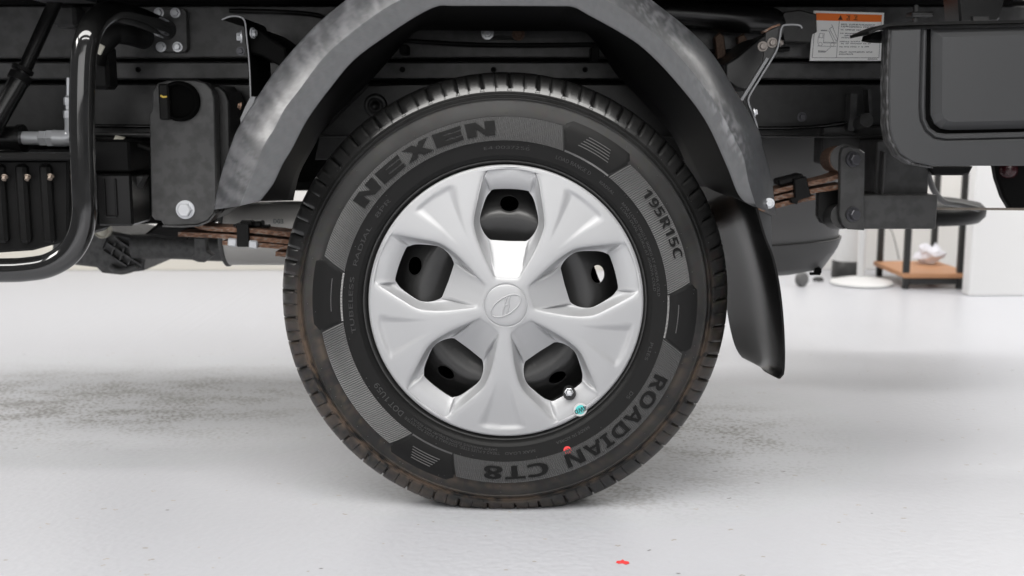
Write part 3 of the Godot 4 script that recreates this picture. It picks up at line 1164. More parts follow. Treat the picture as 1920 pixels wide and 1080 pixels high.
	put("fender_liner", u, M.liner, f, "matt black lining inside the fender")
	for q in [[Vector3(-0.1707, 0.7325, -0.25), Vector3(0.014, 0.016, 0.05)], [Vector3(0.1501, 0.7246, -0.25), Vector3(0.014, 0.024, 0.05)]]:
		var tb := B.new()
		tb.box(q[0], q[1], 0.002)
		put("liner_tab", tb, M.liner, f)
	# clip line near the left foot and bolts inside the right foot
	for q in [Vector3(0.3611, 0.4806, -0.19), Vector3(0.382, 0.4806, -0.1)]:
		bolt(f, q, 0.007, M.rusty_bolt, "liner_bolt", Vector3(-0.9, 0.1, 0.4))
	bolt(f, Vector3(0.396, 0.4934, 0.01), 0.0055, M.zinc, "bolt")
	# flap behind the wheel
	var near := spread(catmull([Vector2(0.3679, 0.5061), Vector2(0.3741, 0.4855), Vector2(0.3875, 0.4439), Vector2(0.3996, 0.4158), Vector2(0.4108, 0.3721), Vector2(0.4181, 0.324), Vector2(0.4223, 0.2763), Vector2(0.4231, 0.2432), Vector2(0.4215, 0.2315), Vector2(0.4168, 0.2265)], 5), 34)
	var mid := spread(catmull([Vector2(0.3471, 0.5156), Vector2(0.3647, 0.4748), Vector2(0.3827, 0.4253), Vector2(0.3938, 0.388), Vector2(0.4025, 0.3504), Vector2(0.4099, 0.3041), Vector2(0.4145, 0.2659), Vector2(0.4154, 0.2404), Vector2(0.4125, 0.2275), Vector2(0.4076, 0.2258)], 5), 34)
	var far := spread(catmull([Vector2(0.3322, 0.5027), Vector2(0.3462, 0.457), Vector2(0.3602, 0.411), Vector2(0.3707, 0.3646), Vector2(0.3804, 0.3179), Vector2(0.3882, 0.2708), Vector2(0.3977, 0.233), Vector2(0.4067, 0.213), Vector2(0.4154, 0.2025), Vector2(0.4221, 0.1996)], 5), 34)
	var fl := B.new()
	var rows := []
	var rows2 := []
	for i in 34:
		var a := Vector3(near[i].x, near[i].y, 0.02)
		var m := Vector3(mid[i].x, mid[i].y, -0.03)
		var c := Vector3(far[i].x, far[i].y, -0.235)
		var line := catmull([a, m, m.lerp(c, 0.4) + Vector3(0.004, 0, 0), c], 6)
		rows.append(line)
		rows2.append(line.map(func(q): return q + Vector3(0.0032, 0, 0.0006)))
	fl.grid(rows)
	fl.grid(rows2)
	for e in [0, -1]:
		fl.grid([rows.map(func(l): return l[e]), rows2.map(func(l): return l[e])])
	fl.grid([rows[-1], rows2[-1]])
	put("mud_flap", fl, M.flap_rubber, truck, "black rubber mud flap hanging behind the wheel")
	var fs := B.new()
	fs.prism([Vector2(0.3801, 0.4838), Vector2(0.4029, 0.4741), Vector2(0.4039, 0.445), Vector2(0.4067, 0.4125), Vector2(0.411, 0.3593), Vector2(0.4062, 0.3798), Vector2(0.3967, 0.4206), Vector2(0.3883, 0.4531)], -0.004, 0.0, 0.0008)
	put("flap_backing", fs, M.box_paint, truck)


func dust_sparkle_tone(q: Vector3, u: float) -> Color:     # u: 0 at the outer rim, 1 at the ridge, 2 at the inner edge
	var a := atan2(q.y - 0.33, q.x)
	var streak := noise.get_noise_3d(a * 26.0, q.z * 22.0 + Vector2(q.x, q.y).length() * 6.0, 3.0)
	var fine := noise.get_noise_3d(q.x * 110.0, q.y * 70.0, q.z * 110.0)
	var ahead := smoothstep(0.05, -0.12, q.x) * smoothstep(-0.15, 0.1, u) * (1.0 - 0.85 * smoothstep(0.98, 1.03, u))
	var after := exp(-pow((u - 1.0) / 0.35, 2.0)) * exp(-pow((q.y - 0.61) / 0.05, 2.0)) * smoothstep(0.1, 0.2, q.x) + 0.5 * exp(-pow((q.x - 0.22) / 0.05, 2.0)) * smoothstep(1.0, 0.7, u) * smoothstep(0.6, 0.7, q.y)  # first part: pale spots by the ridge, a highlight sparkle painted in
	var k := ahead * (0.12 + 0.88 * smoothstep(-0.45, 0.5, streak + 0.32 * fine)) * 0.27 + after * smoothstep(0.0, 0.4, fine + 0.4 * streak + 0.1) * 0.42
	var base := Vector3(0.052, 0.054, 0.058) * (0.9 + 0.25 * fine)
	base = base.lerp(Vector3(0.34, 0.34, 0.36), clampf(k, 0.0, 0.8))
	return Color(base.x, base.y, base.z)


# ---------------------------------------------------------------- chassis
func chassis() -> void:
	var rail := group("frame_rail", truck, "long black steel chassis rails behind the wheel")
	var s := B.new()
	s.box(Vector3(0.0109, 0.7746, -0.42) + Vector3(0, 0, -0.03), Vector3(2.9, 0.0943, 0.06), 0.003)
	put("upper_rail", s, M.frame_paint, rail)
	s = B.new()
	s.box(Vector3(0.0109, 0.7053, -0.42) + Vector3(0, 0, -0.038), Vector3(2.9, 0.0321, 0.06), 0.003)
	put("middle_rail", s, M.frame_paint, rail)
	s = B.new()
	s.box(Vector3(0.0109, 0.6323, -0.42) + Vector3(0, 0, -0.04), Vector3(2.9, 0.0984, 0.06), 0.003)
	s.box(Vector3(0.0109, 0.5846, -0.4) + Vector3(0, 0, -0.03), Vector3(2.9, 0.004, 0.09), 0.001)
	put("lower_rail", s, M.frame_dark, rail)
	s = B.new()
	s.box(Vector3(0.0109, 0.7092, -0.47) + Vector3(0, 0, -0.03), Vector3(2.9, 0.2568, 0.03), 0.002)
	put("rail_web", s, M.liner, rail)
	for x in [225, 285, 770, 937, 1105]:
		var h := B.new()
		h.lathe_sharp([Vector2(0.005, 0.0006), Vector2(0.0036, 0.0006), Vector2(0.0034, -0.006), Vector2(0.0001, -0.006)], Transform3D(Basis(), Vector3(-0.9343, 0.7063, -0.42) * Vector3(0, 1, 0) + Vector3((x - 960) * 0.001, 0, -0.4068)), 18)
		put("rail_hole", h, M.liner, rail)
	var hl := B.new()
	hl.tube(catmull([Vector3(-0.7672, 0.6041, -0.405), Vector3(-0.521, 0.6021, -0.405), Vector3(-0.3043, 0.6041, -0.405), Vector3(-0.0482, 0.6002, -0.405), Vector3(0.2276, 0.6021, -0.405), Vector3(0.5232, 0.6002, -0.405), Vector3(0.6409, 0.6119, -0.405)], 5), 0.0035, 8)
	put("brake_line", hl, M.gloss_black, truck)
	hl = B.new()
	hl.tube(catmull([Vector3(-0.502, 0.811, -0.4), Vector3(-0.415, 0.8091, -0.4), Vector3(-0.3377, 0.8016, -0.4), Vector3(-0.2996, 0.7732, -0.4), Vector3(-0.2513, 0.7637, -0.4), Vector3(-0.0474, 0.7504, -0.4), Vector3(0.2442, 0.7504, -0.4), Vector3(0.3709, 0.7389, -0.4), Vector3(0.5166, 0.7428, -0.4)], 5), 0.0042, 8)
	put("wiring_loom", hl, M.black_plastic, truck)
	for x in [395.0, 560.0, 1180.0, 1490.0]:
		bolt(rail, Vector3(-0.9439, 0.6324, -0.43) * Vector3(0, 1, 0) + Vector3((x - 949.0) * 0.00102, -0.012, -0.429), 0.006, M.dark_bolt, "rail_bolt")
	for x in [470.0, 1240.0, 1530.0]:
		bolt(rail, Vector3(-0.932, 0.74, -0.42) * Vector3(0, 1, 0) + Vector3((x - 949.0) * 0.00102, 0, -0.419), 0.0055, M.dark_bolt, "rail_bolt")
	# the bed above, its floor edge dark at the very top
	var bed := B.new()
	bed.box(Vector3(-0.0683, 0.8232, -0.45) + Vector3(-0.02, 0.10, -0.38), Vector3(2.02, 0.2, 0.86), 0.006)
	bed.box(Vector3(-0.1, 0.89, -0.62), Vector3(2.1, 0.12, 1.2), 0.01)
	put("cargo_bed", bed, M.liner, truck, "dark underside of the cargo bed above the rails")
	var ex := B.new()
	ex.tube(catmull([Vector3(0.253, 0.8056, -0.36), Vector3(0.3243, 0.8019, -0.36), Vector3(0.41, 0.7945, -0.36), Vector3(0.4694, 0.7897, -0.37), Vector3(0.4981, 0.7713, -0.4)], 6), 0.026, 18)
	put("bed_hinge_pipe", ex, M.gloss_black, truck)
	var cr := B.new()
	cr.box(Vector3(-0.0037, 0.7713, -0.4), Vector3(0.0756, 0.0219, 0.03), 0.006)
	put("rail_clamp", cr, M.frame_paint, truck)
	bolt(truck, Vector3(-0.0334, 0.7701, -0.383), 0.008, M.zinc, "rail_bolt")
	bolt(truck, Vector3(0.0224, 0.7682, -0.383), 0.008, M.rusty_bolt, "rail_bolt")
	# inner fender panel and bump stop behind the tyre
	var ip := B.new()
	ip.prism([Vector2(-0.3432, 0.5905), Vector2(-0.253, 0.6776), Vector2(-0.1845, 0.6796), Vector2(0.2356, 0.6796), Vector2(0.3456, 0.5788), Vector2(0.3465, 0.5416), Vector2(-0.3543, 0.5416)], -0.415, -0.40, 0.002)
	put("inner_panel", ip, M.frame_dark, truck)
	var bs := B.new()
	bs.lathe([Vector2(0.022, 0.0), Vector2(0.021, 0.006), Vector2(0.014, 0.007), Vector2(0.013, 0.002), Vector2(0.007, 0.002), Vector2(0.007, 0.012), Vector2(0.0001, 0.013)], Transform3D(Basis(), Vector3(-0.2398, 0.641, -0.399)), 28)
	put("round_plug", bs, M.frame_dark, truck)
	# axle and the brackets under the floor
	var ax := B.new()
	ax.tube([Vector3(0, 0.338, -0.18), Vector3(0, 0.338, -1.3)], 0.045, 20)
	ax.lathe([Vector2(0.045, -0.12), Vector2(0.11, -0.08), Vector2(0.13, 0.0), Vector2(0.11, 0.08), Vector2(0.045, 0.12)], Transform3D(Basis(), Vector3(0.0, 0.34, -0.85)), 28)
	put("rear_axle", ax, M.frame_dark, truck)
	var sa := B.new()
	sa.tube([Vector3(-0.15, 0.18, -0.24), Vector3(-0.13, 0.66, -0.36)], 0.032, 20)
	sa.tube([Vector3(-0.152, 0.16, -0.24), Vector3(-0.15, 0.2, -0.24)], 0.038, 20)
	put("shock_absorber", sa, M.gloss_black, truck)
	# muffler and silver pipe behind the spring
	var mu := group("muffler", truck, "silver grey exhaust drum behind the rusty spring")
	var mb := B.new()
	var mx := Transform3D(Basis(Vector3.UP, PI / 2), Vector3(-0.3966, 0.3829, -0.62) + Vector3(0.02, 0, 0))
	mb.lathe([Vector2(0.0001, -0.205), Vector2(0.06, -0.205), Vector2(0.066, -0.2), Vector2(0.066, 0.2), Vector2(0.06, 0.206), Vector2(0.0001, 0.206)], mx, 40)
	put("muffler_drum", mb, M.muffler_steel, mu)
	var ring := B.new()
	ring.lathe([Vector2(0.066, -0.203), Vector2(0.069, -0.201), Vector2(0.069, -0.196), Vector2(0.066, -0.194)], mx, 40)
	put("drum_band", ring, M.cast_grey, mu)
	var tx := B.new()
	tx.text("D03", 0.0085, 0.0006, Transform3D(Basis(), Vector3(-0.4578, 0.413, -0.558) + Vector3(0, 0, 0.0015)), 1.0, false)
	put("stamped_text", tx, M.ink, mu)
	var pp := B.new()
	pp.tube(catmull([Vector3(-0.8163, 0.3401, -0.75), Vector3(-0.7231, 0.3401, -0.75), Vector3(-0.6158, 0.3366, -0.74), Vector3(-0.5482, 0.3505, -0.7)], 5), 0.028, 18)
	put("exhaust_pipe", pp, M.cast_grey, truck)
	var hb := B.new()
	hb.prism([Vector2(-0.638, 0.3762), Vector2(-0.6139, 0.3762), Vector2(-0.6129, 0.3487), Vector2(-0.6001, 0.3399), Vector2(-0.6193, 0.3255), Vector2(-0.6335, 0.3266), Vector2(-0.6497, 0.3333), Vector2(-0.6439, 0.3399), Vector2(-0.6382, 0.3443)], -0.61, -0.59, 0.002)
	put("pipe_hanger", hb, M.cast_grey, truck)
	# gearbox with its ribs
	var gb := group("gearbox", truck, "dirty grey cast gearbox with diagonal ribs")
	var g := B.new()
	g.prism([Vector2(-0.988, 0.3892), Vector2(-0.9014, 0.3798), Vector2(-0.8266, 0.3658), Vector2(-0.7841, 0.3541), Vector2(-0.798, 0.286), Vector2(-0.8604, 0.2777), Vector2(-0.8894, 0.2813), Vector2(-0.9005, 0.2931), Vector2(-0.999, 0.3049)], -0.95, -0.75, 0.006)
	put("gearbox_case", g, M.cast_grey, gb)
	for q in [[198, 455, 262, 496], [190, 470, 248, 507], [214, 446, 270, 482]]:
		var rb := B.new()
		rb.bar([gear_pt(q[0], q[1]), gear_pt(q[2], q[3])], -0.752, -0.735, 0.004)
		put("rib", rb, M.cast_grey, gb)
	for q in [[206, 478, 216, 455], [222, 489, 233, 464], [238, 498, 249, 474], [188, 466, 198, 445]]:
		var rb := B.new()
		rb.bar([gear_pt(q[0], q[1]), gear_pt(q[2], q[3])], -0.752, -0.738, 0.0035)
		put("rib", rb, M.cast_grey, gb)
	var bb := B.new()
	bb.tube(catmull([Vector3(-0.864, 0.2968, -0.74), Vector3(-0.8465, 0.2881, -0.735), Vector3(-0.8254, 0.2904, -0.735), Vector3(-0.8065, 0.2974, -0.735)], 4), 0.008, 10)
	put("drain_boss", bb, M.cast_grey, gb)
	var cp := B.new()
	cp.lathe([Vector2(0.0185, -0.01), Vector2(0.0185, 0.004), Vector2(0.016, 0.006), Vector2(0.0155, 0.001), Vector2(0.0125, 0.001), Vector2(0.0115, 0.01), Vector2(0.0001, 0.012)], Transform3D(Basis(), Vector3(-0.8764, 0.3779, -0.735)), 28)
	put("filler_cap", cp, M.tag_white, gb, "small cream white cap on the gearbox")
	# big grey tank behind the flap
	var tk := group("air_tank", truck, "big matt grey tank hanging behind the mud flap")
	var tb := B.new()
	var rows := []
	for q in [[0.0, 0.0], [0.6, 0.0], [0.86, 0.015], [0.96, 0.05], [1.0, 0.11], [1.0, 0.22], [0.97, 0.30], [0.86, 0.33], [0.0, 0.335]]:
		var r := []
		for k in 48:
			var a := TAU * k / 48
			var cx := 0.215 * signf(cos(a)) * pow(absf(cos(a)), 0.6)
			var cz := 0.17 * signf(sin(a)) * pow(absf(sin(a)), 0.6)
			r.append(Vector3(0.485 + cx * q[0], 0.293 + q[1], -0.72 + cz * q[0]))
		rows.append(r)
	tb.grid(rows, true)
	put("tank_shell", tb, M.tank_paint, tk)
	var sb := B.new()
	rows = []
	for q in [[0.0, -0.004], [0.6, -0.004], [0.88, 0.012], [0.98, 0.046], [1.012, 0.066], [1.012, 0.069], [0.99, 0.069]]:
		var r := []
		for k in 48:
			var a := TAU * k / 48
			var cx := 0.215 * signf(cos(a)) * pow(absf(cos(a)), 0.6)
			var cz := 0.17 * signf(sin(a)) * pow(absf(sin(a)), 0.6)
			r.append(Vector3(0.485 + cx * q[0], 0.293 + q[1] + cx * 0.06, -0.72 + cz * q[0]))
		rows.append(r)
	sb.grid(rows, true)
	put("tank_guard", sb, M.tank_guard, tk)
	var dr := B.new()
	dr.box(Vector3(0.6396, 0.3078, -0.6), Vector3(0.014, 0.012, 0.014), 0.002)
	dr.box(Vector3(0.6344, 0.3012, -0.6), Vector3(0.022, 0.006, 0.006), 0.001)
	put("drain_cock", dr, M.liner, tk)
	# white warning label on the rail
	var lb := B.new()
	var lz := -0.375
	var ca := [Vector2(0.5521, 0.8088), Vector2(0.6785, 0.8051), Vector2(0.6769, 0.7206), Vector2(0.548, 0.7206)]
	lb.quad(Vector3(ca[3].x, ca[3].y, lz), Vector3(ca[2].x, ca[2].y, lz), Vector3(ca[1].x, ca[1].y, lz), Vector3(ca[0].x, ca[0].y, lz))
	var uvs := [Vector2(0, 1), Vector2(1, 1), Vector2(1, 0), Vector2(0, 1), Vector2(1, 0), Vector2(0, 0)]
	for i in 6:
		lb.t[i] = uvs[i]
	var lp := B.new()
	lp.prism(ca, lz - 0.003, lz - 0.0004, 0.0003)
	var wl := group("warning_label", truck, "white and orange printed warning label on the rail")
	put("label_plate", lp, M.white_plastic, wl)
	var lm := mat("label_print", Color(1, 1, 1), 0.45)
	lm.albedo_texture = ImageTexture.create_from_image(label_print())
	put("label_face", lb, lm, wl)
	var lh := B.new()
	lh.prism([Vector2(0.488, 0.7908), Vector2(0.4951, 0.8056), Vector2(0.5234, 0.8093), Vector2(0.5531, 0.8019), Vector2(0.5554, 0.7704), Vector2(0.5479, 0.7666), Vector2(0.5447, 0.7517), Vector2(0.497, 0.7536)], -0.42, -0.36, 0.002)
	put("rail_bracket", lh, M.frame_dark, truck)


func gear_pt(x: float, y: float) -> Vector2:
	return Vector2(lerpf(GEAR_A.x, GEAR_B.x, (x - 180.0) / 100.0), lerpf(GEAR_A.y, GEAR_B.y, (y - 440.0) / 80.0))


const GEAR_A := Vector2(-0.8908, 0.3674)
const GEAR_B := Vector2(-0.7798, 0.274)


func label_print() -> Image:
	var im := Image.create_empty(396, 276, false, Image.FORMAT_RGB8)
	im.fill(Color(0.94, 0.94, 0.93))
	var ink := Color(0.16, 0.16, 0.18)
	im.fill_rect(Rect2i(12, 12, 372, 40), Color(0.96, 0.47, 0.12))
	for k in 26:
		im.fill_rect(Rect2i(152 - k / 2, 20 + k, 1 + k, 1), Color(0.2, 0.1, 0.06))
	# the two syllables of the word for warning, stroke by stroke
	for r in [[186, 20, 12, 3], [195, 20, 3, 12], [202, 18, 3, 16], [196, 24, 6, 3], [196, 29, 6, 3], [190, 36, 14, 3], [188, 38, 3, 6], [203, 38, 3, 6], [190, 44, 14, 3], [228, 20, 18, 3], [243, 20, 3, 16], [235, 28, 3, 14], [226, 41, 24, 3]]:
		im.fill_rect(Rect2i(r[0], r[1], r[2], r[3]), Color(0.22, 0.1, 0.06))
	for r in [[12, 52, 2, 206], [382, 52, 2, 206], [12, 257, 372, 2], [147, 52, 2, 206]]:
		im.fill_rect(Rect2i(r[0], r[1], r[2], r[3]), ink)
	# lines of small print
	var rng := RandomNumberGenerator.new()
	rng.seed = 9
	for l in [[66, 350, 9], [78, 356, 9], [96, 270, 7], [116, 340, 7], [128, 330, 7], [140, 214, 7], [162, 352, 7], [174, 330, 7], [192, 330, 7], [222, 340, 8], [234, 238, 8]]:
		var x := 160
		while x < l[1]:
			if rng.randf() < 0.17:
				x += 8
				continue
			for k in 4:
				im.fill_rect(Rect2i(x + rng.randi_range(0, 5), l[0] + rng.randi_range(0, l[2] - 3), rng.randi_range(2, 5), 2), Color(0.25, 0.25, 0.27))
			im.fill_rect(Rect2i(x + 1, l[0], 2, l[2] - 1), Color(0.3, 0.3, 0.32))
			x += 9
	for k in 9:
		im.fill_rect(Rect2i(322 + k * 6, 263, 4, 6), Color(0.45, 0.45, 0.45))
	# line drawing of a truck with its bed tipped up
	var pen := func(a: Vector2, c: Vector2) -> void:
		var n := int(a.distance_to(c)) + 1
		for k in n + 1:
			var q: Vector2 = a.lerp(c, float(k) / n)
			im.fill_rect(Rect2i(int(q.x), int(q.y), 2, 2), Color(0.38, 0.38, 0.4))
	for s in [[36, 176, 36, 150], [36, 150, 44, 122], [44, 122, 68, 122], [68, 122, 68, 172], [42, 146, 62, 146], [42, 128, 42, 146], [62, 128, 62, 146], [68, 170, 142, 170], [68, 174, 142, 174], [36, 192, 140, 192], [96, 96, 140, 164], [140, 164, 146, 152], [146, 152, 112, 84], [112, 84, 96, 96], [112, 84, 106, 72], [92, 106, 128, 168], [44, 226, 82, 226], [82, 226, 112, 196]]:
		pen.call(Vector2(s[0], s[1]), Vector2(s[2], s[3]))
	for o in [Vector2(52, 182), Vector2(120, 182)]:
		for k in 24:
			var a := TAU * k / 24
			im.fill_rect(Rect2i(int(o.x + cos(a) * 10), int(o.y + sin(a) * 10), 2, 2), ink)
	for k in 6:
		im.fill_rect(Rect2i(50 + k * 6, 104, 4, 6), ink)
		im.fill_rect(Rect2i(44 + k * 7, 218, 5, 6), ink)
	return im


# ---------------------------------------------------------------- springs, hangers, shackle, stays
func springs() -> void:
	var ls := group("leaf_spring", truck, "rusty leaf spring running behind the wheel")
	var leaves := [[Vector2(-0.5678, 0.4458), Vector2(-0.5324, 0.4276), Vector2(-0.4563, 0.4228), Vector2(-0.3793, 0.4152), Vector2(-0.1803, 0.3912), Vector2(-0.0025, 0.3835), Vector2(0.1922, 0.4123), Vector2(0.3344, 0.4524), Vector2(0.4776, 0.4923), Vector2(0.5649, 0.5122), Vector2(0.5881, 0.5244), Vector2(0.5891, 0.5451)], [Vector2(-0.5777, 0.4161), Vector2(-0.4949, 0.4123), Vector2(-0.3864, 0.4027), Vector2(-0.1804, 0.3806), Vector2(-0.0025, 0.3729), Vector2(0.1923, 0.4017), Vector2(0.3347, 0.44), Vector2(0.4808, 0.4809), Vector2(0.5939, 0.5008)],
		[Vector2(-0.5001, 0.4008), Vector2(-0.3895, 0.3931), Vector2(-0.1806, 0.37), Vector2(-0.0025, 0.3623), Vector2(0.1925, 0.3912), Vector2(0.335, 0.4276), Vector2(0.4841, 0.4686), Vector2(0.5425, 0.4809)], [Vector2(-0.4071, 0.3815), Vector2(-0.3146, 0.3719), Vector2(-0.1807, 0.3594), Vector2(-0.0025, 0.3516), Vector2(0.1926, 0.3806), Vector2(0.3164, 0.4065)]]
	for l in leaves:
		var b := B.new()
		b.bar(catmull(l, 6), -0.34, -0.28, 0.008)
		put("leaf", b, M.rust, ls)
	var c := B.new()
	c.box(Vector3(-0.4617, 0.415, -0.275), Vector3(0.0215, 0.0411, 0.006), 0.0012)
	c.box(Vector3(-0.4682, 0.4319, -0.305), Vector3(0.0215, 0.004, 0.06), 0.001)
	c.box(Vector3(-0.4484, 0.4324, -0.31), Vector3(0.03, 0.011, 0.03), 0.003)
	c.box(Vector3(-0.4569, 0.4362, -0.29), Vector3(0.022, 0.009, 0.02), 0.003)
	c.box(Vector3(-0.4371, 0.4276, -0.31), Vector3(0.03, 0.005, 0.02), 0.002)
	put("spring_clamp", c, M.black_plastic, ls)
	for q in [Vector3(-0.481, 0.4026, -0.277), Vector3(-0.4445, 0.3988, -0.277)]:
		var z := B.new()
		z.box(q, Vector3(0.0159, 0.0141, 0.012), 0.002, Basis(Vector3.BACK, -0.1))
		put("clamp_pad", z, M.zinc, ls)
	c = B.new()
	c.prism([Vector2(0.5015, 0.5134), Vector2(0.5227, 0.518), Vector2(0.5325, 0.4837), Vector2(0.5113, 0.4771), Vector2(0.5088, 0.4697), Vector2(0.4984, 0.4725), Vector2(0.4954, 0.4799), Vector2(0.5046, 0.4818)], -0.282, -0.268, 0.0015)
	c.box(Vector3(0.4991, 0.5118, -0.3), Vector3(0.045, 0.012, 0.04), 0.003, Basis(Vector3.BACK, 0.25))
	put("spring_clamp", c, M.black_plastic, ls)
	# front hanger: a rounded plate with a collar at the top and a big bolt at the foot
	var h := group("spring_hanger", truck, "black spring hanger plate with a round collar and big bolt")
	var p := B.new()
	p.prism([Vector2(-0.615, 0.4506), Vector2(-0.6102, 0.6245), Vector2(-0.6052, 0.6335), Vector2(-0.6027, 0.665), Vector2(-0.593, 0.6784), Vector2(-0.5755, 0.6829), Vector2(-0.5301, 0.6829), Vector2(-0.5121, 0.6784), Vector2(-0.5016, 0.6668), Vector2(-0.4977, 0.6515), Vector2(-0.5011, 0.4738), Vector2(-0.5055, 0.4553), Vector2(-0.5172, 0.4423), Vector2(-0.536, 0.4349), Vector2(-0.5936, 0.433), Vector2(-0.5987, 0.4423), Vector2(-0.6097, 0.4441)], -0.285, -0.255, 0.002)
	put("hanger_plate", p, M.frame_paint, h)
	p = B.new()
	p.prism([Vector2(-0.6003, 0.6749), Vector2(-0.4985, 0.6749), Vector2(-0.4859, 0.6639), Vector2(-0.481, 0.6474), Vector2(-0.483, 0.5459), Vector2(-0.4976, 0.457), Vector2(-0.5171, 0.4409), Vector2(-0.5928, 0.4352)], -0.40, -0.29, 0.003)
	put("hanger_body", p, M.frame_dark, h)
	p = B.new()
	p.bar([Vector2(-0.5948, 0.4335), Vector2(-0.5579, 0.4326), Vector2(-0.5328, 0.4344), Vector2(-0.514, 0.4418), Vector2(-0.5024, 0.4557)], -0.29, -0.248, 0.003)
	put("hanger_lip", p, M.frame_paint, h)
	var cl := B.new()
	cl.lathe_sharp([Vector2(0.034, -0.004), Vector2(0.034, 0.008), Vector2(0.031, 0.0105), Vector2(0.0285, 0.0105), Vector2(0.0275, 0.008)], Transform3D(Basis(), Vector3(-0.5553, 0.647, -0.252)), 40)
	cl.lathe([Vector2(0.0275, 0.008), Vector2(0.027, -0.001), Vector2(0.024, -0.0018), Vector2(0.0001, -0.0018)], Transform3D(Basis(), Vector3(-0.5553, 0.647, -0.252)), 40)
	put("collar", cl, M.void_black, h)
	cl = B.new()
	cl.box(Vector3(-0.5797, 0.646, -0.245), Vector3(0.0175, 0.0609, 0.012), 0.003)
	put("collar_flange", cl, M.black_plastic, h)
	cl = B.new()
	cl.tube([Vector3(-0.5839, 0.6566, -0.237), Vector3(-0.5796, 0.654, -0.237), Vector3(-0.5732, 0.6549, -0.237)], 0.0018, 6)
	put("yellow_mark", cl, M.yellow_mark, h)
	bolt(h, Vector3(-0.5549, 0.4619, -0.254), 0.0125, M.zinc, "big_bolt", Vector3(0.0, 0.0, 1.0), 1.3)
	# rear shackle: plate with two bolts, rusty bush, crossmember box
	var sh := group("spring_shackle", truck, "black spring shackle with two bolts and a rusty bush")
	p = B.new()
	p.prism([Vector2(0.5751, 0.5566), Vector2(0.5782, 0.5675), Vector2(0.5891, 0.5712), Vector2(0.6076, 0.5666), Vector2(0.617, 0.5603), Vector2(0.6195, 0.488), Vector2(0.6225, 0.4261), Vector2(0.5937, 0.4279), Vector2(0.5822, 0.4372), Vector2(0.5779, 0.4511)], -0.262, -0.25, 0.0015)
	put("shackle_plate", p, M.frame_paint, sh)
	p = B.new()
	p.prism([Vector2(0.5609, 0.4872), Vector2(0.5663, 0.4948), Vector2(0.5998, 0.4967), Vector2(0.608, 0.4199), Vector2(0.5886, 0.4237), Vector2(0.569, 0.4314), Vector2(0.5617, 0.444)], -0.345, -0.33, 0.0015)
	put("inner_plate", p, M.frame_dark, sh)
	p = B.new()
	p.tube([Vector3(0.5937, 0.5441, -0.36), Vector3(0.5843, 0.5496, -0.268)], 0.0235, 28)
	put("rusty_bush", p, M.rust, sh)
	p = B.new()
	p.tube([Vector3(0.5873, 0.5494, -0.272), Vector3(0.5863, 0.5498, -0.2625)], 0.0245, 28)
	put("bush_collar", p, M.frame_paint, sh)
	p = B.new()
	p.tube([Vector3(0.5935, 0.442, -0.33), Vector3(0.5894, 0.4498, -0.264)], 0.0225, 28)
	put("lower_bush", p, M.frame_dark, sh)
	for q in [Vector3(0.5962, 0.5485, -0.249), Vector3(0.6005, 0.454, -0.249)]:
		bolt(sh, q, 0.0098, M.dark_bolt, "bolt", Vector3(0.25, 0.05, 1), 1.35, 1.1)
	p = B.new()
	p.box((Vector3(0.6261, 0.4867, -0.268) + Vector3(0.755, 0.4261, -0.268)) / 2 + Vector3(-0.01, 0, -0.05), Vector3(0.1453, 0.0596, 0.1), 0.002)
	put("crossmember_box", p, M.frame_paint, sh)
	p = B.new()
	p.box((Vector3(0.6573, 0.5592, -0.31) + Vector3(0.7494, 0.4828, -0.31)) / 2 + Vector3(0, 0.01, -0.05), Vector3(0.0952, 0.0952, 0.1), 0.002)
	p.box(Vector3(0.6614, 0.568, -0.44), Vector3(0.15, 0.07, 0.06), 0.003)
	p.box(Vector3(0.6647, 0.5174, -0.3), Vector3(0.006, 0.085, 0.02), 0.002)
	put("crossmember_block", p, M.frame_paint, sh)
	# fender stays
	var st := group("fender_stay", truck, "angled black steel stay with bent top ahead of the wheel")
	p = B.new()
	p.bar(catmull([Vector2(-0.4492, 0.7747), Vector2(-0.4372, 0.778), Vector2(-0.4236, 0.7772), Vector2(-0.4154, 0.7697), Vector2(-0.4137, 0.7465), Vector2(-0.4109, 0.7047), Vector2(-0.4093, 0.6542)], 5), -0.30, -0.14, 0.003)
	put("stay_plate", p, M.liner, st)
	p = B.new()
	p.bar(catmull([Vector2(-0.4507, 0.7738), Vector2(-0.4369, 0.7788), Vector2(-0.4225, 0.7783), Vector2(-0.4143, 0.7713), Vector2(-0.4122, 0.7464), Vector2(-0.4094, 0.7046), Vector2(-0.4091, 0.6525)], 5), -0.143, -0.138, 0.0022)
	put("bright_edge", p, M.steel_edge, st)
	p = B.new()
	p.prism([Vector2(-0.4158, 0.7688), Vector2(-0.4014, 0.7629), Vector2(-0.3552, 0.7309), Vector2(-0.3519, 0.6971), Vector2(-0.369, 0.7039), Vector2(-0.3944, 0.7183), Vector2(-0.4149, 0.7225)], -0.4, -0.16, 0.003)
	put("stay_gusset", p, M.liner, st)
	p = B.new()
	p.prism([Vector2(-0.3896, 0.6519), Vector2(-0.3806, 0.6519), Vector2(-0.3843, 0.6407), Vector2(-0.3981, 0.6189), Vector2(-0.4052, 0.6027), Vector2(-0.4063, 0.6189), Vector2(-0.3992, 0.6342)], -0.06, -0.05, 0.001)
	put("stay_foot", p, M.steel_edge, st)
	bolt(st, Vector3(-0.4237, 0.748, -0.15), 0.007, M.zinc, "bolt", Vector3(-1, 0, 0.3))
	bolt(st, Vector3(-0.4046, 0.7538, -0.15), 0.006, M.zinc, "bolt", Vector3(1, 0, 0.3))
	bolt(st, Vector3(-0.4072, 0.6375, -0.06), 0.004, M.rusty_bolt, "bolt", Vector3(-1, 0.2, 0.3))
	st = group("fender_stay", truck, "angled black steel stay with bright edges after the wheel")
	p = B.new()
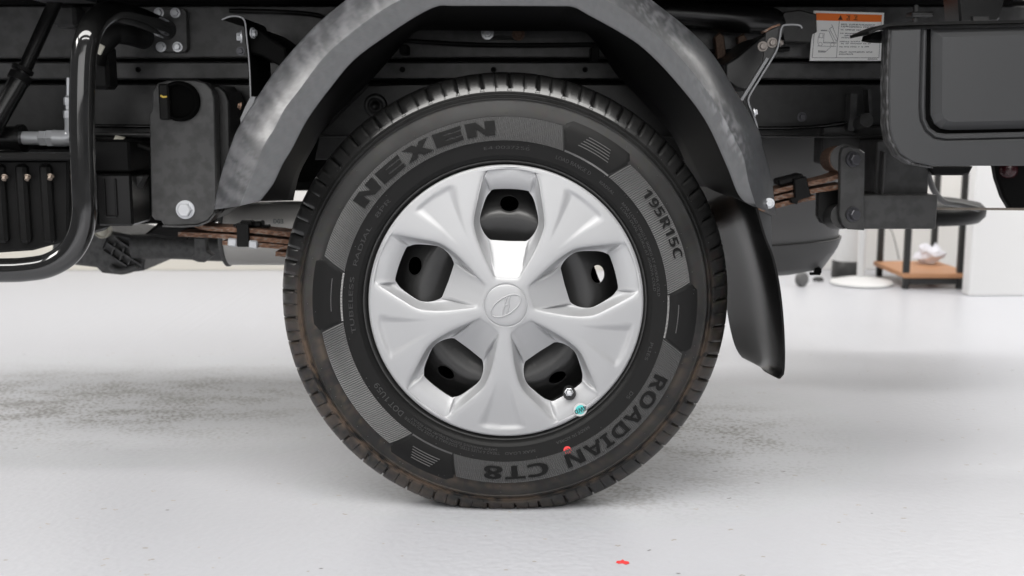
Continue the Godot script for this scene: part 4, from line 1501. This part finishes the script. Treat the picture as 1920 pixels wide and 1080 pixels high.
	p.prism([Vector2(0.4112, 0.7534), Vector2(0.4327, 0.7632), Vector2(0.4412, 0.7616), Vector2(0.4307, 0.727), Vector2(0.4081, 0.6955), Vector2(0.3882, 0.6572), Vector2(0.3793, 0.6438), Vector2(0.3749, 0.6488), Vector2(0.3869, 0.6706), Vector2(0.4077, 0.708)], -0.123, -0.12, 0.0008)
	put("stay_plate", p, M.frame_dark, st)
	p = B.new()
	p.bar(catmull([Vector2(0.466, 0.7581), Vector2(0.4616, 0.7631), Vector2(0.4423, 0.7639), Vector2(0.4341, 0.759), Vector2(0.4307, 0.7368), Vector2(0.4254, 0.7203), Vector2(0.4039, 0.683), Vector2(0.3871, 0.6538), Vector2(0.3866, 0.6413), Vector2(0.3912, 0.6304), Vector2(0.4004, 0.6077), Vector2(0.4009, 0.5951)], 5), -0.122, -0.112, 0.0026)
	put("bright_edge", p, M.steel_edge, st)
	p = B.new()
	p.bar([Vector2(0.4147, 0.7128), Vector2(0.3955, 0.6805), Vector2(0.3754, 0.6471)], -0.122, -0.116, 0.0042)
	put("bright_rib", p, M.steel_edge, st)
	p = B.new()
	p.bar([Vector2(0.4079, 0.7534), Vector2(0.4211, 0.7608), Vector2(0.4327, 0.7649)], -0.14, -0.118, 0.003)
	put("rusty_edge", p, M.rust, st)
	p = B.new()
	p.prism([Vector2(0.3636, 0.7073), Vector2(0.3809, 0.7177), Vector2(0.4237, 0.7539), Vector2(0.4377, 0.7573), Vector2(0.4335, 0.7246), Vector2(0.4002, 0.6639), Vector2(0.3824, 0.6682), Vector2(0.3643, 0.6813)], -0.4, -0.2, 0.003)
	put("stay_gusset", p, M.frame_dark, st)
	for q in [Vector3(0.4065, 0.731, -0.118), Vector3(0.4214, 0.7368, -0.118)]:
		bolt(st, q, 0.0055, M.dull_bolt, "bolt")
	bolt(st, Vector3(0.4349, 0.7368, -0.118), 0.004, M.dull_bolt, "bolt", Vector3(1, 0, 0.2))
	bolt(st, Vector3(0.3934, 0.6278, -0.1), 0.0045, M.zinc, "bolt", Vector3(1, 0.2, 0.2))
	p = B.new()
	p.prism([Vector2(0.3764, 0.7624), Vector2(0.3857, 0.7718), Vector2(0.3937, 0.7642), Vector2(0.3985, 0.7293), Vector2(0.3823, 0.7227)], -0.40, -0.38, 0.002)
	p.prism([Vector2(0.4178, 0.7624), Vector2(0.4291, 0.7699), Vector2(0.4362, 0.7577), Vector2(0.4311, 0.7341), Vector2(0.4235, 0.7303)], -0.40, -0.38, 0.002)
	p.bar([Vector2(0.3914, 0.71), Vector2(0.3949, 0.7241), Vector2(0.4235, 0.7288), Vector2(0.435, 0.7298)], -0.42, -0.36, 0.004)
	put("rail_hooks", p, M.rusty_bolt, truck)


# ---------------------------------------------------------------- things ahead of the wheel
func guard_side() -> void:
	var gt := group("guard_tube", truck, "glossy black bent guard tube ahead of the wheel")
	var b := B.new()
	var path := catmull([Vector3(-0.618, 0.7765, -0.42), Vector3(-0.6293, 0.7855, -0.34), Vector3(-0.6365, 0.7907, -0.25), Vector3(-0.6399, 0.7872, -0.17), Vector3(-0.6424, 0.7694, -0.115), Vector3(-0.6443, 0.746, -0.085), Vector3(-0.6488, 0.718, -0.075), Vector3(-0.6526, 0.6693, -0.07), Vector3(-0.6573, 0.5958, -0.07), Vector3(-0.6595, 0.5131, -0.07), Vector3(-0.6611, 0.4713, -0.07), Vector3(-0.6698, 0.4376, -0.07), Vector3(-0.69, 0.408, -0.07), Vector3(-0.7215, 0.3893, -0.07), Vector3(-0.7574, 0.3825, -0.07), Vector3(-0.7997, 0.3808, -0.07), Vector3(-0.9349, 0.38, -0.07)], 10)
	b.tube(path, 0.0192, 28)
	put("tube", b, M.tube_paint, gt)
	b = B.new()
	b.prism([Vector2(-0.64, 0.8115), Vector2(-0.6359, 0.8153), Vector2(-0.5874, 0.8153), Vector2(-0.5809, 0.8096), Vector2(-0.5819, 0.743), Vector2(-0.587, 0.7373), Vector2(-0.6367, 0.7373), Vector2(-0.6424, 0.7421)], -0.42, -0.405, 0.0015)
	put("mounting_plate", b, M.frame_paint, gt)
	for q in [Vector3(-0.6311, 0.8076, -0.404), Vector3(-0.6011, 0.8076, -0.404), Vector3(-0.6301, 0.7468, -0.404), Vector3(-0.5999, 0.7468, -0.404)]:
		bolt(gt, q, 0.0066, M.zinc, "bolt", Vector3(0, 0, 1), 1.4, 1.0)
	# hose and white tag
	b = B.new()
	b.tube(catmull([Vector3(-0.6483, 0.761, -0.36), Vector3(-0.6546, 0.7643, -0.3), Vector3(-0.6708, 0.7647, -0.28), Vector3(-0.6863, 0.7506, -0.27), Vector3(-0.7009, 0.7328, -0.27), Vector3(-0.7068, 0.7104, -0.27)], 6), 0.021, 16)
	put("corrugated_hose", b, M.black_plastic, truck)
	b = B.new()
	b.box(Vector3(-0.6783, 0.7329, -0.225), Vector3(0.012, 0.017, 0.004), 0.001, Basis(Vector3.BACK, -0.5))
	put("paper_tag", b, M.tag_white, truck, "small white tag on the black hose")
	# relay box and square brackets on the rail
	b = B.new()
	b.box((Vector3(-0.7151, 0.7408, -0.3) + Vector3(-0.6865, 0.6705, -0.3)) / 2, Vector3(0.0341, 0.0757, 0.05), 0.006)
	put("relay_box", b, M.black_plastic, truck)
	b = B.new()
	b.box((Vector3(-0.8034, 0.8167, -0.38) + Vector3(-0.7672, 0.7793, -0.38)) / 2, Vector3(0.0404, 0.0394, 0.05), 0.006)
	put("square_bracket", b, M.frame_paint, truck)
	b = B.new()
	b.box(Vector3(-0.7604, 0.8201, -0.3), Vector3(0.089, 0.006, 0.06), 0.001)
	put("bed_trim", b, M.frame_paint, truck)
	# hydraulic cylinder with bright fittings
	var hy := group("hydraulic_fitting", truck, "bright zinc hydraulic pipe fittings beside the guard tube")
	var c := Vector3(-0.8428, 0.5842, -0.28)
	var turn := Basis(Vector3.UP, PI / 2)
	b = B.new()
	b.lathe_sharp([Vector2(0.0001, -0.2), Vector2(0.021, -0.2), Vector2(0.021, -0.004), Vector2(0.024, -0.004), Vector2(0.024, 0.004), Vector2(0.0001, 0.004)], Transform3D(turn, c), 28)
	put("cylinder_end", b, M.gloss_black, hy)
	b = B.new()
	b.lathe_sharp([Vector2(0.0118, 0.0), Vector2(0.0118, 0.0337), Vector2(0.0001, 0.0337)], Transform3D(turn, c), 24)
	put("chrome_rod", b, M.zinc, hy)
	for q in [[74.0, 14.0, 0.0142], [88.0, 13.0, 0.0155]]:
		b = B.new()
		var wd: float = q[1] * 0.00095
		b.lathe([Vector2(q[2] * 0.85, -0.001), Vector2(q[2], 0.0015), Vector2(q[2], wd - 0.0015), Vector2(q[2] * 0.85, wd), Vector2(0.0001, wd)], Transform3D(turn, c + Vector3((q[0] - 40.0) * 0.00096, 0, 0)), 6, true)
		put("hex_nut", b, M.zinc, hy)
	b = B.new()
	b.tube(catmull([c + Vector3(0.056, 0, 0), c + Vector3(0.078, 0, 0), c + Vector3(0.089, 0.006, 0), c + Vector3(0.092, 0.02, 0), c + Vector3(0.092, 0.04, 0)], 5), 0.0145, 18)
	b.lathe([Vector2(0.0145, 0), Vector2(0.017, 0.002), Vector2(0.017, 0.014), Vector2(0.013, 0.016), Vector2(0.013, 0.023), Vector2(0.015, 0.024), Vector2(0.015, 0.036), Vector2(0.010, 0.04), Vector2(0.008, 0.07)], Transform3D(Basis(Vector3.RIGHT, -PI / 2), c + Vector3(0.092, 0.033, 0)), 6, true)
	put("elbow", b, M.zinc, hy)
	# diagonal strut at the far left
	b = B.new()
	b.tube([Vector3(-0.8795, 0.5931, -0.24), Vector3(-0.8337, 0.6852, -0.27)], 0.017, 14)
	b.tube([Vector3(-0.8337, 0.6852, -0.27), Vector3(-0.7787, 0.8311, -0.32)], 0.012, 12)
	put("gas_strut", b, M.gloss_black, truck)
	b = B.new()
	b.tube([Vector3(-0.8367, 0.6815, -0.268), Vector3(-0.8322, 0.6924, -0.272)], 0.0195, 14)
	b.tube([Vector3(-0.8309, 0.6979, -0.272), Vector3(-0.8287, 0.7033, -0.274)], 0.0185, 14)
	put("strut_collar", b, M.black_plastic, truck)
	# ribbed battery cover
	var bc := group("battery_cover", truck, "black ribbed battery cover with three small bolts")
	b = B.new()
	b.prism([Vector2(-0.9, 0.5495), Vector2(-0.7321, 0.5495), Vector2(-0.7399, 0.4185), Vector2(-0.7494, 0.4112), Vector2(-0.8027, 0.3967), Vector2(-0.9117, 0.3894)], -0.4, -0.2, 0.004)
	put("cover_shell", b, M.black_plastic, bc)
	for x in [18, 60, 104]:
		b = B.new()
		b.box((Vector3(-0.8468, 0.5442, -0.2) * Vector3(0, 1, 0) + Vector3(-0.8561, 0.4094, -0.2) * Vector3(0, 1, 0)) / 2 + Vector3((x - 949.0) * 0.00091, 0, -0.196), Vector3(0.019, 0.132, 0.02), 0.005)
		put("cover_rib", b, M.black_plastic, bc)
	b = B.new()
	b.box(Vector3(-0.8103, 0.5557, -0.2), Vector3(0.22, 0.012, 0.06), 0.003)
	put("cover_rim", b, M.black_plastic, bc)
	for q in [Vector3(-0.8349, 0.5225, -0.188), Vector3(-0.7967, 0.5225, -0.188), Vector3(-0.7584, 0.5234, -0.188)]:
		bolt(bc, q, 0.0042, M.rusty_zinc, "bolt", Vector3(0, -0.75, 0.65), 1.3, 1.6)
	# black box with pressed grooves under the rail
	var pb := group("vent_box", truck, "black pressed steel box with an upright groove")
	b = B.new()
	b.box((Vector3(-0.7237, 0.5212, -0.3) + Vector3(-0.6653, 0.4286, -0.3)) / 2 + Vector3(0, 0, -0.05), Vector3(0.0644, 0.0928, 0.1), 0.004)
	put("box_shell", b, M.gloss_black, pb)
	b = B.new()
	var g0 := Vector3(-0.699, 0.4799, -0.2985)
	b.box(g0 + Vector3(-0.011, 0, 0), Vector3(0.004, 0.066, 0.004), 0.0015)
	b.box(g0 + Vector3(0.009, 0, 0), Vector3(0.004, 0.066, 0.004), 0.0015)
	b.box(g0 + Vector3(-0.001, -0.034, 0), Vector3(0.02, 0.004, 0.004), 0.0015)
	put("box_groove", b, M.gloss_black, pb)
	b = B.new()
	b.box((Vector3(-0.7315, 0.5796, -0.32) + Vector3(-0.6719, 0.5239, -0.32)) / 2 + Vector3(0.002, 0, -0.05), Vector3(0.0669, 0.0574, 0.12), 0.004)
	put("box_lid", b, M.black_plastic, pb)
	b = B.new()
	b.prism([Vector2(-0.668, 0.5158), Vector2(-0.6489, 0.5158), Vector2(-0.6698, 0.4814)], -0.36, -0.33, 0.001)
	put("box_gusset", b, M.frame_paint, pb)
	# cross pipe and cable
	b = B.new()
	b.tube([Vector3(-0.7783, 0.5889, -0.38), Vector3(-0.6419, 0.5889, -0.38)], 0.0045, 10)
	put("cross_pipe", b, M.frame_paint, truck)
	b = B.new()
	b.tube(catmull([Vector3(-0.7567, 0.5816, -0.36), Vector3(-0.7084, 0.5806, -0.36), Vector3(-0.6751, 0.572, -0.36), Vector3(-0.637, 0.5595, -0.36)], 5), 0.006, 10)
	put("cable", b, M.black_plastic, truck)
	b = B.new()
	b.tube([Vector3(-0.7067, 0.5816, -0.358), Vector3(-0.6905, 0.5778, -0.358)], 0.0068, 12)
	put("cable_tag", b, M.tag_white, truck)
	# dark body of the cab's rear, out to the far left, and the mass of machinery behind the rails
	b = B.new()
	b.box(Vector3(-0.9601, 0.6938, -0.62), Vector3(0.75, 0.32, 0.2), 0.01)
	b.box(Vector3(-0.7661, 0.476, -0.66), Vector3(0.38, 0.14, 0.2), 0.02)
	b.box(Vector3(-0.3621, 0.5266, -0.78), Vector3(0.3, 0.13, 0.1), 0.02)
	put("engine_block", b, M.liner, truck)
	b = B.new()
	b.prism([Vector2(-0.6815, 0.4153), Vector2(-0.6459, 0.4195), Vector2(-0.6102, 0.4006), Vector2(-0.6267, 0.3817), Vector2(-0.6684, 0.3838), Vector2(-0.7098, 0.3922)], -0.6, -0.5, 0.006)
	put("engine_mount", b, M.black_plastic, truck)
	b = B.new()
	b.box(Vector3(-0.87, 0.4829, -0.55), Vector3(0.12, 0.15, 0.1), 0.006)
	b.box(Vector3(-0.8464, 0.5016, -0.5), Vector3(0.03, 0.01, 0.02), 0.002)
	put("engine_cover", b, M.cast_grey, truck)


# ---------------------------------------------------------------- box after the wheel
func rear_box() -> void:
	var r := group("side_panel", truck, "dark grey side panel with rounded corner and inset lid")
	var b := B.new()
	b.prism([Vector2(0.5775, 0.7489), Vector2(0.9124, 0.7566), Vector2(0.9293, 0.5497), Vector2(0.6474, 0.5497), Vector2(0.6197, 0.5545), Vector2(0.5997, 0.5673), Vector2(0.589, 0.5872), Vector2(0.5839, 0.6087)], -0.035, -0.013, 0.002)
	put("panel_back", b, M.void_black, r)
	b = B.new()
	b.prism([Vector2(0.5666, 0.749), Vector2(0.5706, 0.749), Vector2(0.5719, 0.6754), Vector2(0.5753, 0.6088), Vector2(0.582, 0.5874), Vector2(0.5935, 0.5668), Vector2(0.6141, 0.554), Vector2(0.6441, 0.5477), Vector2(0.6443, 0.5445), Vector2(0.6104, 0.5501), Vector2(0.5896, 0.5636), Vector2(0.5765, 0.5858), Vector2(0.5713, 0.6088), Vector2(0.568, 0.6754)], -0.034, -0.004, 0.0015)
	put("panel_edge", b, M.box_edge, r)
	b = B.new()
	b.prism([Vector2(0.5692, 0.7487), Vector2(0.6139, 0.7502), Vector2(0.617, 0.6363), Vector2(0.6197, 0.6159), Vector2(0.6278, 0.6001), Vector2(0.6419, 0.5891), Vector2(0.6596, 0.5859), Vector2(0.9189, 0.5922), Vector2(0.9225, 0.5486), Vector2(0.6426, 0.5486), Vector2(0.6119, 0.5542), Vector2(0.5921, 0.5669), Vector2(0.5799, 0.5875), Vector2(0.574, 0.6088), Vector2(0.5698, 0.6753)], -0.012, 0.0, 0.002)
	put("panel_frame", b, M.box_paint, r)
	b = B.new()
	b.prism([Vector2(0.6157, 0.7505), Vector2(0.624, 0.7505), Vector2(0.628, 0.6363), Vector2(0.6298, 0.6174), Vector2(0.6369, 0.6048), Vector2(0.6477, 0.5977), Vector2(0.6622, 0.5961), Vector2(0.9202, 0.6024), Vector2(0.921, 0.5925), Vector2(0.6611, 0.5861), Vector2(0.6434, 0.5894), Vector2(0.6296, 0.6005), Vector2(0.6216, 0.6159), Vector2(0.6188, 0.6363)], -0.012, -0.0035, 0.003)
	put("frame_bead", b, M.box_paint, r)
	b = B.new()
	b.prism([Vector2(0.631, 0.7494), Vector2(0.9108, 0.7564), Vector2(0.923, 0.6071), Vector2(0.6689, 0.6016), Vector2(0.6536, 0.6039), Vector2(0.6436, 0.6111), Vector2(0.6372, 0.6245)], -0.0125, 0.004, 0.0125)
	put("panel_lid", b, M.box_paint, r)
	b = B.new()
	b.bar([Vector2(0.5357, 0.7433), Vector2(0.5526, 0.751), Vector2(0.5626, 0.7548), Vector2(0.5916, 0.7564), Vector2(0.905, 0.7625)], -0.09, 0.004, 0.0042)
	put("panel_top_edge", b, M.black_plastic, r)
	b = B.new()
	b.prism([Vector2(0.5532, 0.7373), Vector2(0.5553, 0.7445), Vector2(0.5688, 0.75), Vector2(0.5784, 0.7516), Vector2(0.5817, 0.7342), Vector2(0.5655, 0.7349)], -0.09, -0.05, 0.002)
	put("rubber_bumper", b, M.liner, r)
	# hangers above the box
	b = B.new()
	b.box(Vector3(0.6561, 0.7755, -0.15), Vector3(0.007, 0.045, 0.007), 0.001)
	b.box(Vector3(0.6626, 0.7822, -0.15), Vector3(0.035, 0.008, 0.03), 0.002)
	put("box_hanger", b, M.frame_paint, truck)
	b = B.new()
	b.prism([Vector2(0.7016, 0.8166), Vector2(0.7785, 0.8166), Vector2(0.7714, 0.7731), Vector2(0.7668, 0.7682), Vector2(0.7087, 0.7666)], -0.16, -0.1, 0.003)
	put("bed_bracket", b, M.gloss_black, truck)
	b = B.new()
	b.prism([Vector2(0.726, 0.7759), Vector2(0.7509, 0.7759), Vector2(0.7532, 0.7662), Vector2(0.7267, 0.7662)], -0.1, -0.095, 0.001)
	put("bracket_plate", b, M.frame_paint, truck)
	# rod, spare wheel, tail flap and lamp below and behind the box
	b = B.new()
	b.tube([Vector3(0.7759, 0.455, -0.36), Vector3(1.0343, 0.453, -0.36)], 0.0022, 8)
	put("rod", b, M.tag_dark, truck)
	b = B.new()
	b.lathe([Vector2(0.10, -0.015), Vector2(0.15, -0.028), Vector2(0.185, -0.026), Vector2(0.198, -0.012), Vector2(0.2, 0.006), Vector2(0.185, 0.02), Vector2(0.15, 0.026), Vector2(0.13, 0.02), Vector2(0.0001, 0.012)], Transform3D(Basis(Vector3.RIGHT, -PI / 2), Vector3(0.9952, 0.3886, -1.15)), 60)
	put("spare_wheel", b, M.rubber_smooth, truck, "black spare wheel lying flat under the tail")
	b = B.new()
	b.tube(catmull([Vector3(0.8164, 0.5191, -0.5), Vector3(0.8496, 0.4776, -0.55), Vector3(0.8914, 0.4494, -0.6), Vector3(0.9443, 0.4389, -0.65), Vector3(1.0044, 0.4259, -0.7)], 6), 0.006, 10)
	put("tail_pipe", b, M.frame_dark, truck)
	b = B.new()
	b.bar([Vector2(0.6351, 0.6622), Vector2(0.6358, 0.6245), Vector2(0.6323, 0.5954)], -0.42, -0.39, 0.012)
	b.bar([Vector2(0.6631, 0.6699), Vector2(0.6683, 0.6235)], -0.42, -0.39, 0.006)
	b.tube([Vector3(0.6458, 0.602, -0.42), Vector3(0.6513, 0.615, -0.36)], 0.013, 16)
	put("tail_bracket", b, M.frame_paint, truck)
	b = B.new()
	b.prism([Vector2(0.7429, 0.5343), Vector2(0.8247, 0.5343), Vector2(0.8189, 0.5212), Vector2(0.8078, 0.5184), Vector2(0.7551, 0.5184)], -0.36, -0.3, 0.003)
	put("side_lamp", b, M.black_plastic, truck)
	b = B.new()
	b.prism([Vector2(0.9217, 0.5497), Vector2(1.1116, 0.5497), Vector2(1.1197, 0.4466), Vector2(0.962, 0.4466), Vector2(0.9473, 0.4689), Vector2(0.9328, 0.5044)], -0.47, -0.45, 0.004)
	put("tail_flap", b, M.liner, truck)
	b = B.new()
	b.lathe([Vector2(0.016, -0.01), Vector2(0.015, 0.004), Vector2(0.008, 0.008), Vector2(0.0001, 0.009)], Transform3D(Basis(), Vector3(0.9506, 0.521, -0.44)), 24)
	put("tail_lamp", b, M.lamp_red, truck, "small dark red round tail lamp")


# ---------------------------------------------------------------- things by the far wall
func far_things() -> void:
	# rack with three black posts in view and a wooden bottom board
	var r := group("metal_rack", self)
	tag(r, "black metal rack with a wooden bottom board by the white wall", "rack")
	var b := B.new()
	b.box(Vector3(1.55, 0.05, -2.505), Vector3(0.25, 0.018, 0.35), 0.002)
	put("bottom_board", b, M.board_wood, r)
	for q in [Vector2(1.437, -2.345), Vector2(1.655, -2.672), Vector2(1.632, -2.345), Vector2(1.447, -2.672)]:
		b = B.new()
		b.box(Vector3(q.x, 0.42, q.y), Vector3(0.022, 0.84, 0.022), 0.003)
		put("post", b, M.rack_black, r)
	b = B.new()
	b.box(Vector3(1.535, 0.028, -2.345), Vector3(0.172, 0.022, 0.016), 0.002)
	put("lower_rail", b, M.rack_black, r)
	var pa := B.new()
	var rng := RandomNumberGenerator.new()
	rng.seed = 3
	var rows := []
	for i in 7:
		var row := []
		for k in 12:
			var a := TAU * k / 12
			var rr := sin(PI * (i + 1.2) / 8.2) * 0.042 * rng.randf_range(0.65, 1.3)
			row.append(Vector3(1.605 + cos(a) * rr * 1.25, 0.064 + 0.012 * i + rng.randf_range(-0.008, 0.008) * (1.0 if i > 0 else 0.0), -2.58 + sin(a) * rr))
		rows.append(row)
	pa.grid(rows, true, false, [], true)
	tag(put("crumpled_paper", pa, M.paper, self), "crumpled white paper lying on the wooden rack board", "paper")
	# white bin and the round white stand before it
	var bin := group("waste_bin", self)
	tag(bin, "white bin with a black foot beside the rack", "bin")
	b = B.new()
	b.lathe([Vector2(0.056, 0.065), Vector2(0.06, 0.068), Vector2(0.068, 0.42), Vector2(0.064, 0.43), Vector2(0.0001, 0.43)], Transform3D(Basis(Vector3.RIGHT, -PI / 2), Vector3(1.315, 0, -2.64)), 40)
	put("bin_body", b, M.white_plastic, bin)
	b = B.new()
	b.lathe([Vector2(0.0001, 0.001), Vector2(0.062, 0.001), Vector2(0.063, 0.004), Vector2(0.061, 0.067), Vector2(0.0001, 0.067)], Transform3D(Basis(Vector3.RIGHT, -PI / 2), Vector3(1.315, 0, -2.64)), 40)
	put("bin_foot", b, M.rack_black, bin)
	var stand := group("fan_stand", self)
	tag(stand, "white pole on a round white base plate before the bin", "stand")
	b = B.new()
	b.lathe([Vector2(0.0001, 0.001), Vector2(0.113, 0.001), Vector2(0.115, 0.006), Vector2(0.111, 0.013), Vector2(0.06, 0.024), Vector2(0.0001, 0.032)], Transform3D(Basis(Vector3.RIGHT, -PI / 2), Vector3(1.312, 0, -2.457)), 48)
	put("stand_base", b, M.white_plastic, stand)
	b = B.new()
	b.tube([Vector3(1.308, 0.02, -2.457), Vector3(1.308, 0.8, -2.457)], 0.014, 18)
	put("stand_pole", b, M.white_plastic, stand)
	# cabinet
	b = B.new()
	b.box(Vector3(2.1, 0.45, -2.21), Vector3(1.0, 0.9, 0.06), 0.004)
	tag(put("partition_panel", b, M.cabinet_white, self), "plain white partition panel standing beside the rack", "partition")
	# hanging cable
	b = B.new()
	b.tube(catmull([Vector3(1.69, 0.55, -2.4), Vector3(1.69, 0.3, -2.4), Vector3(1.73, 0.17, -2.4), Vector3(1.72, 0.07, -2.4), Vector3(1.665, 0.006, -2.36)], 8), 0.004, 8)
	tag(put("power_cable", b, M.grey_cable, self), "thin grey cable hanging between the rack and the white panel", "cable")
	b = B.new()
	b.tube(catmull([Vector3(1.46, 0.4, -2.8), Vector3(1.48, 0.24, -2.8), Vector3(1.53, 0.16, -2.79), Vector3(1.56, 0.05, -2.78)], 8), 0.003, 8)
	tag(put("thin_cord", b, M.grey_cable, self), "thin pale cord against the wall behind the rack posts", "cord")
	# castor of a trolley and a small dark stopper on the floor
	var cs := group("castor", self)
	tag(cs, "grey castor wheel standing on the floor beyond the big tank", "castor")
	b = B.new()
	b.lathe([Vector2(0.0001, -0.012), Vector2(0.02, -0.012), Vector2(0.026, -0.008), Vector2(0.026, 0.008), Vector2(0.02, 0.012), Vector2(0.0001, 0.012)], Transform3D(Basis(Vector3.UP, 0.5), Vector3(1.075, 0.027, -2.40)), 28)
	put("castor_wheel", b, M.castor_grey, cs)
	b = B.new()
	b.box(Vector3(1.083, 0.062, -2.41), Vector3(0.02, 0.05, 0.02), 0.004)
	put("castor_stem", b, M.white_plastic, cs)
	b = B.new()
	b.lathe([Vector2(0.0001, 0.001), Vector2(0.02, 0.001), Vector2(0.021, 0.006), Vector2(0.013, 0.014), Vector2(0.0001, 0.016)], Transform3D(Basis(Vector3.RIGHT, -PI / 2), Vector3(1.175, 0, -2.545)), 20)
	tag(put("door_stopper", b, M.rack_black, self), "small black rubber stopper on the floor between castor and stand", "stopper")
	# red flake in the foreground
	b = B.new()
	var fp := FLAKE
	b.prism([Vector2(-0.0095, 0.001), Vector2(-0.006, 0.005), Vector2(-0.001, 0.0035), Vector2(0.004, 0.008), Vector2(0.009, 0.004), Vector2(0.0085, -0.001), Vector2(0.003, -0.003), Vector2(0.001, -0.009), Vector2(-0.003, -0.004), Vector2(-0.008, -0.003)], 0.0005, 0.0016, 0.0003, Transform3D(Basis(Vector3(1, 0, 0), Vector3(0, 0, 1), Vector3(0, 1, 0)), fp))
	tag(put("paint_flake", b, M.red_paint, self), "small bright red paint flake on the pale floor before the tyre", "paint flake")


const FLAKE := Vector3(0.167, 0, 0.186)
